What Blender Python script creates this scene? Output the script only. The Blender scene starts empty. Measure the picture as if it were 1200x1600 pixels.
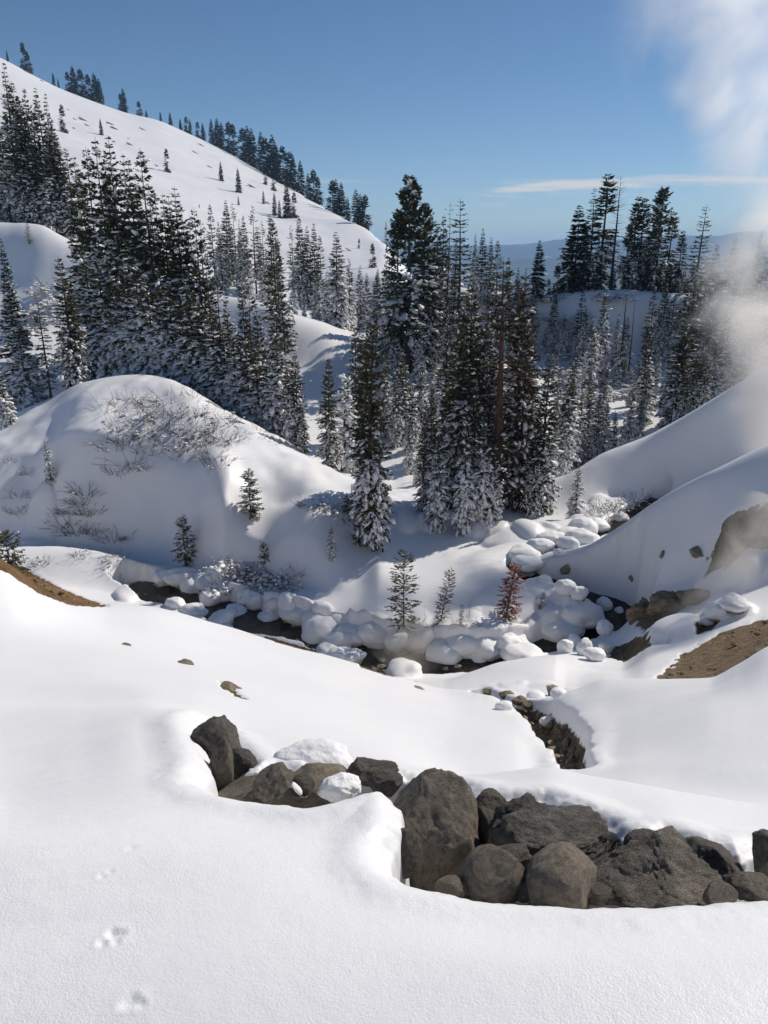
import bpy, bmesh, math, random
import numpy as np
from mathutils import Vector, Matrix, noise as mnoise

scene = bpy.context.scene
COL = scene.collection
random.seed(7)
RNG = np.random.default_rng(11)

# ------------------------------------------------------------------ camera
F_PX, CX, CY = 1204.0, 600.0, 800.0          # focal length and centre in photograph pixels
PITCH = math.radians(18.6)                   # camera looks down by this much
CP, SP = math.cos(PITCH), math.sin(PITCH)
cam_data = bpy.data.cameras.new("camera")
cam = bpy.data.objects.new("camera", cam_data)
COL.objects.link(cam)
cam.location = (0, 0, 0)
cam.rotation_euler = (math.pi / 2 - PITCH, 0, 0)
cam_data.sensor_fit = 'VERTICAL'
cam_data.sensor_height = 36.0
cam_data.lens = 36.0 * F_PX / 1600.0
cam_data.clip_start = 0.05
cam_data.clip_end = 60000
scene.camera = cam

# ------------------------------------------------------------------ sun and sky
SUN_EL, SUN_AZ = math.radians(38.5), math.radians(53)    # azimuth to the right of the view direction (+Y)
SUN_DIR = Vector((math.sin(SUN_AZ) * math.cos(SUN_EL), math.cos(SUN_AZ) * math.cos(SUN_EL), math.sin(SUN_EL)))
sun_data = bpy.data.lights.new("sun", 'SUN')
sun_data.energy = 4.1
sun_data.angle = math.radians(0.53)
sun_data.color = (1.0, 0.925, 0.82)
sun = bpy.data.objects.new("sun", sun_data)
COL.objects.link(sun)
sun.rotation_euler = (-SUN_DIR).to_track_quat('-Z', 'Y').to_euler()
sun.location = (60, 80, 90)

world = bpy.data.worlds.new("World")
scene.world = world
world.use_nodes = True
wn, wl = world.node_tree.nodes, world.node_tree.links
for n in list(wn): wn.remove(n)
w_out = wn.new('ShaderNodeOutputWorld')
w_bg = wn.new('ShaderNodeBackground'); w_bg.inputs['Strength'].default_value = 0.072
w_sky = wn.new('ShaderNodeTexSky'); w_sky.sky_type = 'NISHITA'; w_sky.sun_disc = False
w_sky.sun_elevation = SUN_EL; w_sky.sun_rotation = SUN_AZ
w_sky.altitude = 2100; w_sky.air_density = 1.0; w_sky.dust_density = 0.15; w_sky.ozone_density = 2.6
w_tc = wn.new('ShaderNodeTexCoord')
# thin streaks of high cloud low over the horizon, the same all the way round
w_sep = wn.new('ShaderNodeSeparateXYZ'); wl.new(w_tc.outputs['Generated'], w_sep.inputs[0])
w_map = wn.new('ShaderNodeMapping'); w_map.inputs['Scale'].default_value = (2.3, 2.3, 30.0)
w_map.inputs['Location'].default_value = (0.35, 0.2, 0.36)
w_map.inputs['Rotation'].default_value = (0, math.radians(-1.2), 0)
wl.new(w_tc.outputs['Generated'], w_map.inputs[0])
w_noise = wn.new('ShaderNodeTexNoise'); w_noise.inputs['Scale'].default_value = 1.6
w_noise.inputs['Detail'].default_value = 6; w_noise.inputs['Roughness'].default_value = 0.55
w_noise.inputs['Distortion'].default_value = 0.25
wl.new(w_map.outputs[0], w_noise.inputs['Vector'])
w_r1 = wn.new('ShaderNodeMapRange'); w_r1.interpolation_type = 'SMOOTHSTEP'
w_r1.inputs['From Min'].default_value = 0.50; w_r1.inputs['From Max'].default_value = 0.66
wl.new(w_noise.outputs['Fac'], w_r1.inputs['Value'])
w_band = wn.new('ShaderNodeMapRange'); w_band.interpolation_type = 'SMOOTHSTEP'
w_band.inputs['From Min'].default_value = 0.046; w_band.inputs['From Max'].default_value = 0.064
wl.new(w_sep.outputs['Z'], w_band.inputs['Value'])
w_band2 = wn.new('ShaderNodeMapRange'); w_band2.interpolation_type = 'SMOOTHSTEP'
w_band2.inputs['From Min'].default_value = 0.090; w_band2.inputs['From Max'].default_value = 0.072
wl.new(w_sep.outputs['Z'], w_band2.inputs['Value'])
w_m1 = wn.new('ShaderNodeMath'); w_m1.operation = 'MULTIPLY'
wl.new(w_band.outputs[0], w_m1.inputs[0]); wl.new(w_band2.outputs[0], w_m1.inputs[1])
w_m2 = wn.new('ShaderNodeMath'); w_m2.operation = 'MULTIPLY'
wl.new(w_m1.outputs[0], w_m2.inputs[0]); wl.new(w_r1.outputs[0], w_m2.inputs[1])
w_m3 = wn.new('ShaderNodeMath'); w_m3.operation = 'MULTIPLY'; w_m3.inputs[1].default_value = 0.8
wl.new(w_m2.outputs[0], w_m3.inputs[0])
w_mix = wn.new('ShaderNodeMixRGB'); w_mix.inputs['Color2'].default_value = (12.6, 11.0, 9.2, 1)
w_hsv = wn.new('ShaderNodeHueSaturation'); w_hsv.inputs['Saturation'].default_value = 1.13
wl.new(w_sky.outputs[0], w_hsv.inputs['Color'])
wl.new(w_hsv.outputs[0], w_mix.inputs['Color1'])
wl.new(w_m3.outputs[0], w_mix.inputs['Fac'])
wl.new(w_mix.outputs[0], w_bg.inputs['Color'])
wl.new(w_bg.outputs[0], w_out.inputs['Surface'])

scene.view_settings.view_transform = 'Standard'
scene.view_settings.look = 'None'
scene.view_settings.gamma = 1.0
scene.view_settings.use_curve_mapping = False
scene.view_settings.exposure = 0.0

scene.render.engine = 'CYCLES'
cy = scene.cycles
cy.use_denoising = True
try:
    cy.denoiser = 'OPENIMAGEDENOISE'
except Exception:
    pass
cy.use_adaptive_sampling = True
cy.adaptive_threshold = 0.02
cy.max_bounces = 6
cy.diffuse_bounces = 3
cy.glossy_bounces = 2
cy.transmission_bounces = 3
cy.volume_bounces = 4
cy.transparent_max_bounces = 8
cy.volume_step_rate = 1.0
cy.volume_max_steps = 256
cy.sample_clamp_indirect = 6.0
cy.caustics_reflective = False
cy.caustics_refractive = False


# ------------------------------------------------------------------ helpers
def ray(u, v):
    dx, dy = (u - CX) / F_PX, (CY - v) / F_PX
    return dx, CP + SP * dy, -SP + CP * dy


def at(u, v, Y):
    """world point that the photograph shows at pixel u, v, standing Y metres ahead"""
    dx, fy, dz = ray(u, v)
    return Vector((dx / fy * Y, Y, dz / fy * Y))


def px_size(n, u, v, Y):
    """metres that n photograph pixels span at depth Y"""
    fy = ray(u, v)[1]
    return n / F_PX * Y / fy


_lat = {}
def vnoise(x, y, seed=0):
    """smooth value noise in [-1, 1] for numpy arrays"""
    if seed not in _lat:
        _lat[seed] = np.random.default_rng(1000 + seed).uniform(-1, 1, (256, 256))
    t = _lat[seed]
    xi, yi = np.floor(x).astype(int), np.floor(y).astype(int)
    fx, fy = x - xi, y - yi
    fx = fx * fx * fx * (fx * (fx * 6 - 15) + 10); fy = fy * fy * fy * (fy * (fy * 6 - 15) + 10)
    a, b = xi & 255, (xi + 1) & 255
    c, d = yi & 255, (yi + 1) & 255
    return ((t[a, c] * (1 - fx) + t[b, c] * fx) * (1 - fy) + (t[a, d] * (1 - fx) + t[b, d] * fx) * fy)


def fbm(x, y, seed=0, octs=4, gain=0.5):
    s, amp, tot = 0.0, 1.0, 0.0
    for k in range(octs):
        s = s + amp * vnoise(x * 2 ** k + 17.3 * k, y * 2 ** k - 9.1 * k, seed + k)
        tot += amp; amp *= gain
    return s / tot


def sstep(a, b, x):
    t = np.clip((x - a) / (b - a), 0, 1)
    return t * t * (3 - 2 * t)


def pchip_slopes(x, y):
    h = np.diff(x); d = np.diff(y) / h
    m = np.zeros_like(y)
    ok = (d[:-1] * d[1:]) > 0
    w1, w2 = 2 * h[1:] + h[:-1], h[1:] + 2 * h[:-1]
    with np.errstate(divide='ignore', invalid='ignore'):
        hm = (w1 + w2) / (w1 / d[:-1] + w2 / d[1:])
    m[1:-1] = np.where(ok, hm, 0)
    m[0], m[-1] = d[0], d[-1]
    return m


def pchip(x, y, xq):
    m = pchip_slopes(x, y)
    i = np.clip(np.searchsorted(x, xq) - 1, 0, len(x) - 2)
    h = x[i + 1] - x[i]
    t = np.clip((xq - x[i]) / h, 0, 1)
    t2, t3 = t * t, t * t * t
    return (2 * t3 - 3 * t2 + 1) * y[i] + (t3 - 2 * t2 + t) * h * m[i] + (3 * t2 - 2 * t3) * y[i + 1] + (t3 - t2) * h * m[i + 1]


# ------------------------------------------------------------------ object helpers
def props(o, label=None, cat=None, group=None, kind=None):
    if label: o['label'] = label
    if cat: o['category'] = cat
    if group: o['group'] = group
    if kind: o['kind'] = kind
    return o


def link_mesh(name, me, mat=None, parent=None):
    o = bpy.data.objects.new(name, me)
    COL.objects.link(o)
    if mat is not None and len(me.materials) == 0:
        me.materials.append(mat)
    if parent is not None:
        o.parent = parent
    return o


def empty(name, loc, rz=0.0, scale=(1, 1, 1)):
    o = bpy.data.objects.new(name, None)
    o.empty_display_size = 0.3
    COL.objects.link(o)
    o.location = loc; o.rotation_euler = (0, 0, rz); o.scale = scale
    return o


def mesh_np(name, verts, faces, smooth=True):
    """verts (n,3); faces (m,k) with the same k"""
    me = bpy.data.meshes.new(name)
    v = np.asarray(verts, dtype=np.float32); f = np.asarray(faces, dtype=np.int32)
    k = f.shape[1]
    me.vertices.add(len(v)); me.vertices.foreach_set('co', v.ravel())
    me.loops.add(f.size); me.loops.foreach_set('vertex_index', f.ravel())
    me.polygons.add(len(f))
    me.polygons.foreach_set('loop_start', np.arange(0, f.size, k, dtype=np.int32))
    me.polygons.foreach_set('loop_total', np.full(len(f), k, dtype=np.int32))
    me.polygons.foreach_set('use_smooth', np.full(len(f), smooth, dtype=bool))
    me.update(calc_edges=True)
    me.validate()
    return me


_ones = ["", "first", "second", "third", "fourth", "fifth", "sixth", "seventh", "eighth", "ninth", "tenth", "eleventh", "twelfth", "thirteenth", "fourteenth", "fifteenth", "sixteenth", "seventeenth", "eighteenth", "nineteenth"]
_tens = {2: ("twentieth", "twenty"), 3: ("thirtieth", "thirty"), 4: ("fortieth", "forty"), 5: ("fiftieth", "fifty"), 6: ("sixtieth", "sixty")}
def nth(n):
    """1 -> first, 23 -> twenty-third"""
    if n < 20: return _ones[n]
    return _tens[n // 10][0] if n % 10 == 0 else _tens[n // 10][1] + "-" + _ones[n % 10]


# ------------------------------------------------------------------ materials
def new_mat(name):
    m = bpy.data.materials.new(name); m.use_nodes = True
    nt = m.node_tree
    b = nt.nodes['Principled BSDF']
    return m, nt, b


def nd(nt, kind, **kw):
    n = nt.nodes.new(kind)
    for k, v in kw.items():
        if k.startswith('i_'):
            n.inputs[k[2:].replace('_', ' ')].default_value = v
        else:
            setattr(n, k, v)
    return n


def noise_node(nt, coord, scale, detail=4, rough=0.55, dist=0.0):
    n = nd(nt, 'ShaderNodeTexNoise')
    n.inputs['Scale'].default_value = scale; n.inputs['Detail'].default_value = detail
    n.inputs['Roughness'].default_value = rough; n.inputs['Distortion'].default_value = dist
    if coord is not None: nt.links.new(coord, n.inputs['Vector'])
    return n


def ramp(nt, fac, stops):
    r = nd(nt, 'ShaderNodeValToRGB')
    e = r.color_ramp.elements
    while len(e) < len(stops): e.new(0.5)
    for i, (p, c) in enumerate(stops):
        e[i].position = p; e[i].color = (*c, 1)
    nt.links.new(fac, r.inputs['Fac'])
    return r


SNOW_COL = (0.87, 0.87, 0.875)


def snow_nodes(nt, bsdf, coord, grain=1.0):
    """white snow: faint grain in the colour, granular relief, a little sheen"""
    L = nt.links
    n1 = noise_node(nt, coord, 0.9, 3)
    r = ramp(nt, n1.outputs['Fac'], [(0.3, (0.845, 0.845, 0.85)), (0.7, (0.885, 0.885, 0.885))])
    return r
# ------------------------------------------------------------------ the snowy ground, one sheet
# guide lines from near to far: (u, v, Y) = pixel of the photograph and metres ahead
def guide(*pts):
    out = []
    for p in pts:
        if len(p) == 3:
            w = at(*p)
        else:                                     # (u, None, Y, z): height given directly
            u, _, Y, z = p
            q = z / Y
            dy = (q * CP + SP) / (CP - q * SP)
            w = Vector(((u - CX) / F_PX / (CP + SP * dy) * Y, Y, z))
        out.append((w.x / w.y, math.log(w.y), w.z / w.y))
    out.sort()
    return np.array(out)


GUIDES = [
    guide((-900, None, 0.5, -2.06), (2100, None, 0.5, -2.06)),
    guide((-900, None, 0.9, -2.06), (2100, None, 0.9, -2.06)),
    guide((-500, 1600, 1.602), (0, 1600, 1.602), (600, 1600, 1.60), (1200, 1600, 1.602), (1700, 1600, 1.602)),
    # near snow halfway
    guide((-500, 1480, 1.87), (0, 1465, 1.905), (300, 1455, 1.93), (600, 1470, 1.90), (900, 1490, 1.85), (1200, 1490, 1.85), (1700, 1490, 1.85)),
    # continuous snow; the boulder trench is cut into it further down
    guide((-500, None, 2.45, -2.14), (0, None, 2.45, -2.15), (300, None, 2.45, -2.17), (600, None, 2.45, -2.24), (800, None, 2.45, -2.34), (1200, None, 2.45, -2.36), (1700, None, 2.45, -2.36)),
    guide((-500, 1250, 3.0), (0, 1246, 3.05), (120, 1232, 3.08), (215, 1222, 3.1), (300, 1232, 3.02), (420, 1243, 2.98), (540, 1236, 2.95), (620, 1250, 2.85), (700, 1278, 2.80), (800, 1308, 2.75), (960, 1324, 2.72), (1100, 1335, 2.66), (1200, 1336, 2.66), (1700, 1340, 2.66)),
    guide((-500, 1170, 4.1), (0, 1160, 4.2), (120, 1150, 4.2), (215, 1138, 4.2), (260, 1141, 4.08), (300, 1152, 4.0), (340, 1168, 3.95), (385, 1178, 3.95), (430, 1184, 3.92), (550, 1194, 3.86), (610, 1204, 3.8), (740, 1229, 3.5), (850, 1232, 3.40),
          (905, 1248, 3.28), (960, 1268, 3.15), (1050, 1280, 3.05), (1150, 1300, 3.0), (1200, 1304, 3.0), (1700, 1310, 2.95)),
    # crest of that strip of snow
    guide((-500, 1120, 5.0), (0, 1112, 5.1), (120, 1106, 5.1), (215, 1104, 5.0), (290, 1116, 4.8), (340, 1140, 4.7), (385, 1155, 4.6), (480, 1168, 4.5), (600, 1186, 4.35), (680, 1205, 4.2), (730, 1211, 4.1), (790, 1206, 4.0), (850, 1200, 3.95),
          (920, 1213, 3.85), (1000, 1226, 3.75), (1100, 1243, 3.7), (1200, 1256, 3.65), (1700, 1270, 3.6)),
    # dip behind it
    guide((-500, 1105, 6.0), (0, 1098, 6.2), (120, 1095, 6.2), (215, 1092, 6.1), (290, 1102, 5.9), (385, 1132, 5.6), (480, 1152, 5.4), (600, 1178, 5.3), (680, 1205, 5.4), (730, 1220, 5.5), (850, 1232, 5.4), (1000, 1250, 5.0), (1200, 1275, 4.8), (1700, 1290, 4.8)),
    # open slope below, lower part
    guide((-500, 1040, 7.6), (0, 1045, 8.0), (120, 1050, 8.0), (300, 1070, 8.0), (480, 1110, 8.0), (600, 1145, 8.0), (700, 1172, 7.8), (800, 1180, 7.7), (850, 1190, 7.8), (900, 1190, 7.6), (1000, 1190, 6.7), (1200, 1195, 5.7), (1700, 1180, 5.0)),
    guide((-500, 960, 9.4), (0, 985, 10.0), (120, 1000, 10.4), (300, 1030, 11.0), (480, 1065, 11.5), (600, 1095, 12.0), (700, 1117, 12.0), (800, 1130, 11.5), (850, 1140, 11.6), (900, 1120, 11.4), (1000, 1105, 10.2), (1200, 1080, 8.7), (1700, 1010, 7.8)),
    # edge of the slope, where the gully drops away behind
    guide((-500, 740, 11.5), (0, 866, 12.5), (60, 906, 13.2), (120, 932, 14), (170, 945, 14.5), (210, 946, 15), (350, 976, 16.2), (430, 1000, 16.8), (500, 1019, 17.2), (600, 1049, 17.5), (700, 1078, 17.2), (760, 1084, 16.4), (810, 1097, 15.5), (838, 1101, 14.8),
          (897, 1077, 14.8), (948, 1061, 14.4), (1030, 1063, 13.4), (1108, 1061, 12.4), (1154, 1040, 11.8), (1200, 1013, 11.3), (1700, 870, 10.0)),
    guide((-500, 770, 17), (0, 900, 17.5), (60, 935, 18.2), (170, 975, 19.5), (350, 1000, 21), (500, 1040, 22), (600, 1066, 22), (700, 1084, 20.5), (760, 1082, 19.8), (838, 1088, 18.5),
          (897, 1082, 18), (948, 1069, 17.5), (1030, 1070, 17), (1108, 1066, 16.5), (1154, 1045, 16.2), (1200, 1014, 16), (1700, 880, 15)),
    # lobes of snow in front of the stream, brown slope at the right
    guide((-500, 850, 28), (0, 925, 28), (170, 985, 28), (350, 1012, 27.5), (500, 1044, 26.5), (600, 1068, 25.6), (690, 1062, 25.2), (740, 1047, 25.6), (787, 1033, 26.2), (870, 1024, 27), (925, 1028, 27.3), (971, 1030, 26.8), (1015, 1010, 25.4), (1076, 1000, 24.5),
          (1150, 980, 24), (1200, 966, 24), (1700, 850, 23)),
    # near bank of the stream
    guide((-500, None, 40, -17.0), (0, None, 40, -17.6), (150, None, 39.5, -18.0), (230, None, 37.6, -18.0), (330, None, 34.4, -17.8), (400, None, 32.9, -17.6), (480, None, 31.4, -17.4), (560, None, 29.9, -17.2), (650, None, 28.6, -17.0), (750, None, 28.6, -16.9),
          (850, None, 29.6, -16.7), (930, 1004, 30.2), (960, 1000, 30.0), (1000, 970, 29.6), (1060, 945, 28.8), (1120, 925, 28.2), (1200, 895, 27.8), (1700, 760, 26)),
    # far bank
    guide((-500, None, 45, -16.5), (0, None, 45, -17.3), (150, None, 44.5, -17.4), (230, None, 43.0, -17.7), (330, None, 39.4, -17.6), (400, None, 37.6, -17.5), (480, None, 35.8, -17.3), (560, None, 34.2, -17.0), (650, None, 32.8, -16.95), (750, None, 32.2, -16.9),
          (850, None, 33.2, -16.7), (930, 968, 33.4), (960, 956, 33.2), (1000, 935, 32.4), (1060, 912, 31.0), (1120, 890, 29.7), (1200, 850, 29.2), (1700, 710, 28)),
    # foot of the knoll, of the lit mound, of the right bank
    guide((-500, 840, 48), (0, 850, 48), (80, 858, 48), (150, 880, 47.6), (230, 880, 46), (300, 888, 43.5), (400, 905, 41), (480, 920, 39.2), (560, 935, 36.6), (650, 948, 35.3), (720, 935, 35.8), (800, 935, 35.6), (850, 932, 35.4), (900, 925, 35.3), (960, 912, 34.7), (1000, 888, 33.7),
          (1060, 850, 32.2), (1120, 815, 30.9), (1200, 775, 30.4), (1700, 640, 29.2)),
    # mound top; crest of the nearer right bank
    guide((-500, 790, 52), (0, 775, 49.8), (80, 780, 49.6), (150, 785, 49.1), (230, 785, 48.0), (300, 782, 45.6), (400, 810, 43.2), (480, 838, 41.4), (560, 872, 40.4), (620, 866, 41.4), (680, 849, 42.8), (730, 847, 43.0), (775, 868, 41.2), (810, 880, 39.8), (860, 870, 38.4), (908, 857, 37.9),
          (967, 824, 37.0), (1033, 778, 35.2), (1075, 753, 34.2), (1117, 732, 33.3), (1200, 693, 32.8), (1700, 520, 31.5)),
    # knoll shoulder; hollow behind the right bank
    guide((-500, 720, 57), (0, 705, 53), (80, 685, 52), (150, 680, 51.4), (230, 690, 50.4), (300, 712, 48.3), (400, 745, 46.1), (480, 775, 44.3), (560, 820, 43.8), (640, 830, 44.4), (700, 825, 45), (760, 835, 44.2), (800, 845, 42.6), (860, 849, 42), (908, 852, 42.2), (967, 834, 41.5),
          (1033, 802, 41.5), (1117, 760, 41), (1200, 722, 40.5), (1700, 545, 39)),
    # crest of the knoll; bench under the trees; face of the farther right bank
    guide((-500, 650, 69), (0, 650, 66), (60, 630, 64), (130, 596, 62), (200, 588, 62), (260, 594, 61), (330, 634, 58.5), (420, 680, 55.5), (500, 720, 52.5), (570, 756, 49.5), (640, 788, 48.4), (700, 797, 47.8), (800, 806, 46.8), (880, 808, 46.8), (950, 803, 47.4), (1000, 792, 47.8),
          (1050, 775, 47.4), (1117, 742, 47), (1200, 705, 46.5), (1700, 510, 45)),
    # behind the knoll; crest of the farther right bank
    guide((-500, 655, 77), (0, 655, 74), (130, 612, 72), (260, 610, 70), (330, 648, 67), (420, 694, 63), (500, 728, 60), (570, 752, 57), (640, 758, 56), (700, 765, 54.5), (800, 770, 53.0), (875, 748, 51.0), (950, 705, 51.6), (1008, 682, 51.6), (1067, 651, 51.2),
          (1117, 622, 51), (1152, 601, 50.8), (1200, 573, 50.5), (1700, 400, 49)),
    guide((-500, 560, 92), (0, 560, 90), (150, 570, 90), (300, 605, 86), (420, 645, 80), (500, 668, 77), (600, 695, 71), (700, 700, 68), (800, 712, 66), (875, 738, 66), (950, 725, 68), (1008, 705, 69), (1067, 675, 70), (1152, 625, 70), (1200, 598, 70), (1700, 430, 66)),
    guide((-500, 430, 112), (0, 455, 108), (60, 460, 106), (150, 475, 105), (300, 520, 102), (400, 560, 98), (480, 580, 94), (560, 600, 90), (650, 615, 88), (750, 622, 88), (850, 640, 88), (950, 648, 90), (1050, 640, 92), (1200, 590, 94), (1700, 470, 92)),
    # lit ridge in front of the hill
    guide((-500, 320, 125), (0, 346, 120), (60, 352, 118), (110, 378, 116), (200, 418, 114), (320, 455, 111), (400, 475, 107), (450, 495, 104), (500, 508, 103), (545, 526, 103), (600, 540, 106), (650, 545, 110), (750, 560, 110), (850, 585, 113), (900, 588, 112), (960, 592, 110), (1050, 582, 109), (1200, 540, 114), (1700, 480, 115)),
    guide((-500, 330, 146), (0, 362, 142), (110, 392, 138), (200, 425, 136), (320, 456, 134), (400, 472, 130), (480, 492, 126), (560, 515, 125), (650, 505, 118), (750, 530, 118), (850, 552, 122.5), (900, 554, 121.5), (960, 558, 120), (1050, 550, 118), (1200, 520, 117), (1700, 470, 124)),
    # hill, lower part; crest of the plateau at the right
    guide((-500, 250, 220), (0, 290, 210), (150, 325, 200), (300, 375, 190), (420, 412, 180), (500, 428, 170), (560, 430, 160), (600, 438, 150), (650, 452, 138), (700, 447, 130), (750, 456, 125), (800, 459, 124), (850, 461, 129), (900, 459, 128), (960, 457, 126.5), (1050, 458, 124.5), (1200, 465, 123.5), (1700, 470, 135)),
    guide((-500, 60, 380), (0, 185, 331), (150, 240, 305), (300, 295, 292), (420, 345, 264), (500, 375, 235), (560, 400, 200), (605, 420, 174), (650, 462, 165), (700, 462, 166), (800, 470, 175), (1200, 478, 190), (1700, 480, 195)),
    # skyline of the hill
    guide((-500, -130, 740), (-200, 10, 690), (0, 90, 640), (60, 122, 615), (100, 141, 605), (150, 160, 600), (200, 177, 605), (245, 188, 612), (290, 207, 602), (360, 241, 556), (420, 276, 486), (480, 311, 402), (530, 337, 338), (580, 366, 272), (608, 388, 234), (650, 440, 222), (700, 475, 235), (800, 490, 270), (1200, 495, 300), (1700, 500, 300)),
    guide((-500, -60, 860), (0, 180, 780), (150, 230, 750), (300, 290, 730), (420, 350, 600), (530, 400, 430), (608, 430, 310), (700, 490, 320), (1200, 505, 400), (1700, 510, 400)),
    guide((-500, None, 1400, 20), (600, None, 1100, -130), (1700, None, 1100, -130)),
    guide((-500, None, 3000, -330), (1700, None, 3000, -330)),
    guide((-500, None, 16000, -360), (1700, None, 16000, -360)),
]


def spaced(bands):
    out = []
    for (y0, y1, n) in bands:
        out.append(np.linspace(math.log(y0), math.log(y1), n, endpoint=False))
    return np.concatenate(out + [[math.log(bands[-1][1])]])


LROWS = spaced([(0.5, 1.6, 60), (1.6, 2.05, 40), (2.05, 4.3, 260), (4.3, 17.8, 190), (17.8, 28, 50), (28, 58, 300), (58, 160, 140), (160, 820, 125), (820, 16000, 30)])
A_IN = np.arange(-0.64, 0.6401, 0.0027)
A_OUT = 0.64 + np.cumsum(0.0027 * 1.13 ** np.arange(1, 46))
ACOLS = np.concatenate([-A_OUT[::-1], A_IN, A_OUT])
NR, NC = len(LROWS), len(ACOLS)

gl = np.array([pchip(g[:, 0], g[:, 1], np.clip(ACOLS, g[0, 0], g[-1, 0])) for g in GUIDES])   # (guides, columns)
gq = np.array([pchip(g[:, 0], g[:, 2], np.clip(ACOLS, g[0, 0], g[-1, 0])) for g in GUIDES])
for i in range(1, len(GUIDES)):
    gl[i] = np.maximum(gl[i], gl[i - 1] + 0.008)
Q = np.empty((NR, NC))
for j in range(NC):
    Q[:, j] = pchip(gl[:, j], gq[:, j], LROWS)
YY = np.exp(LROWS)[:, None] * np.ones((1, NC))
XX = YY * ACOLS[None, :]
ZZ = Q * YY

# gentle unevenness at the scale of each distance
ZZ += 0.012 * fbm(XX * 1.1, YY * 1.1, 3, 3) * sstep(1.0, 3.0, YY) * (1 - sstep(6, 12, YY))
ZZ += 0.006 * fbm(XX * 1.6 + YY * 2.6, YY * 7.5 - XX * 3.0, 5, 3) * sstep(1.0, 3.0, YY) * (1 - sstep(12, 20, YY)) * sstep(-.2, .5, fbm(XX * .5, YY * .5, 6, 2))
ZZ += 0.07 * fbm(XX * 0.33, YY * 0.33, 8, 3) * sstep(6, 10, YY) * (1 - sstep(60, 90, YY))
ZZ += 0.30 * fbm(XX * 0.16, YY * 0.16, 14, 4) * sstep(42, 60, YY) * (1 - sstep(150, 200, YY))
ZZ += 0.62 * fbm(XX * 0.24 + 3.1, YY * 0.20, 17, 3) * sstep(43.5, 46, YY) * (1 - sstep(58, 62, YY)) * (1 - sstep(1.0, 4.0, XX))
ZZ += 0.8 * fbm(XX * 0.05, YY * 0.05, 20, 4) * sstep(60, 100, YY) * (1 - sstep(400, 500, YY))
# runnels down the big hill
ZZ += 1.0 * fbm((XX * .86 - YY * .51) * 0.007, (XX * .51 + YY * .86) * 0.05, 26, 4) * sstep(150, 220, YY) * (1 - sstep(500, 700, YY))
ZZ += 9.0 * fbm(XX * 0.003, YY * 0.003, 31, 4) * sstep(700, 1500, YY)


def z_at(x, y):
    """height of the ground sheet at world x, y (arrays or numbers)"""
    x, y = np.asarray(x, float), np.asarray(y, float)
    fi = np.interp(np.log(np.maximum(y, 0.51)), LROWS, np.arange(NR))
    fj = np.interp(x / np.maximum(y, 0.51), ACOLS, np.arange(NC))
    i0, j0 = np.clip(fi.astype(int), 0, NR - 2), np.clip(fj.astype(int), 0, NC - 2)
    ti, tj = fi - i0, fj - j0
    return ((ZZ[i0, j0] * (1 - tj) + ZZ[i0, j0 + 1] * tj) * (1 - ti) + (ZZ[i0 + 1, j0] * (1 - tj) + ZZ[i0 + 1, j0 + 1] * tj) * ti)


YS = np.exp(np.linspace(math.log(1.0), math.log(1000), 2800))
def hit(u, v, ymin=1.0):
    """first point of the ground along the sight line of pixel u, v, no nearer than ymin"""
    dx, fy, dz = ray(u, v)
    ys = YS[YS >= ymin]
    d = dz / fy * ys - z_at(dx / fy * ys, ys)
    k = np.argmax(d < 0)
    if d[k] >= 0: k = len(ys) - 1
    y = ys[k]
    if k > 0:
        t = d[k - 1] / (d[k - 1] - d[k] + 1e-12)
        y = ys[k - 1] + t * (ys[k] - ys[k - 1])
    return Vector((dx / fy * y, y, float(z_at(dx / fy * y, y))))


def seg_dist(px, py, pts):
    """distance to an open polyline and the fractional index of the nearest place on it"""
    best = np.full(px.shape, 1e9); par = np.zeros(px.shape)
    for k in range(len(pts) - 1):
        ax, ay = pts[k][:2]; bx, by = pts[k + 1][:2]
        ex, ey = bx - ax, by - ay
        t = np.clip(((px - ax) * ex + (py - ay) * ey) / (ex * ex + ey * ey + 1e-12), 0, 1)
        d = np.hypot(px - ax - t * ex, py - ay - t * ey)
        m = d < best
        best = np.where(m, d, best); par = np.where(m, k + t, par)
    return best, par


def poly_sd(px, py, pts):
    """signed distance to a closed polygon, negative inside"""
    d, _ = seg_dist(px, py, list(pts) + [pts[0]])
    inside = np.zeros(px.shape, bool)
    n = len(pts)
    for k in range(n):
        ax, ay = pts[k][:2]; bx, by = pts[(k + 1) % n][:2]
        c = (ay > py) != (by > py)
        with np.errstate(divide='ignore', invalid='ignore'):
            xi = (bx - ax) * (py - ay) / (by - ay) + ax
        inside ^= c & (px < xi)
    return np.where(inside, -d, d)


BARE = np.zeros((NR, NC)); HUE = np.zeros((NR, NC))

# ---- a hollow and two spurs in the face of the knoll, drifts elsewhere: (u, v, radius across px, radius along m, height m)
for (du, dv, dr, dl, dh, sharp) in [(418, 765, 52, 3.6, -1.5, 2.0), (338, 745, 34, 4.2, .7, 2.0), (505, 800, 46, 3.5, .35, 2.0), (350, 862, 16, 2.0, .9, 1.6), (240, 760, 70, 4.0, -.7, 2.0), (130, 720, 60, 4.0, .4, 2.0), (60, 700, 40, 3, -.6, 2.0), (170, 850, 50, 2.5, -.4, 2.0), (592, 905, 22, 3.0, .5, 1.6), (560, 880, 30, 2.5, -.4, 2.0), (745, 905, 60, 3.5, .35, 2.0), (640, 930, 40, 3.0, .3, 2.0)]:
    c = hit(du, dv, 25); R_ = px_size(dr, du, dv, c.y)
    e2 = np.abs((XX - c.x) / R_) ** sharp + np.abs((YY - c.y) / dl) ** sharp
    ZZ += np.where(e2 < 9, dh * np.exp(-e2), 0)

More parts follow.
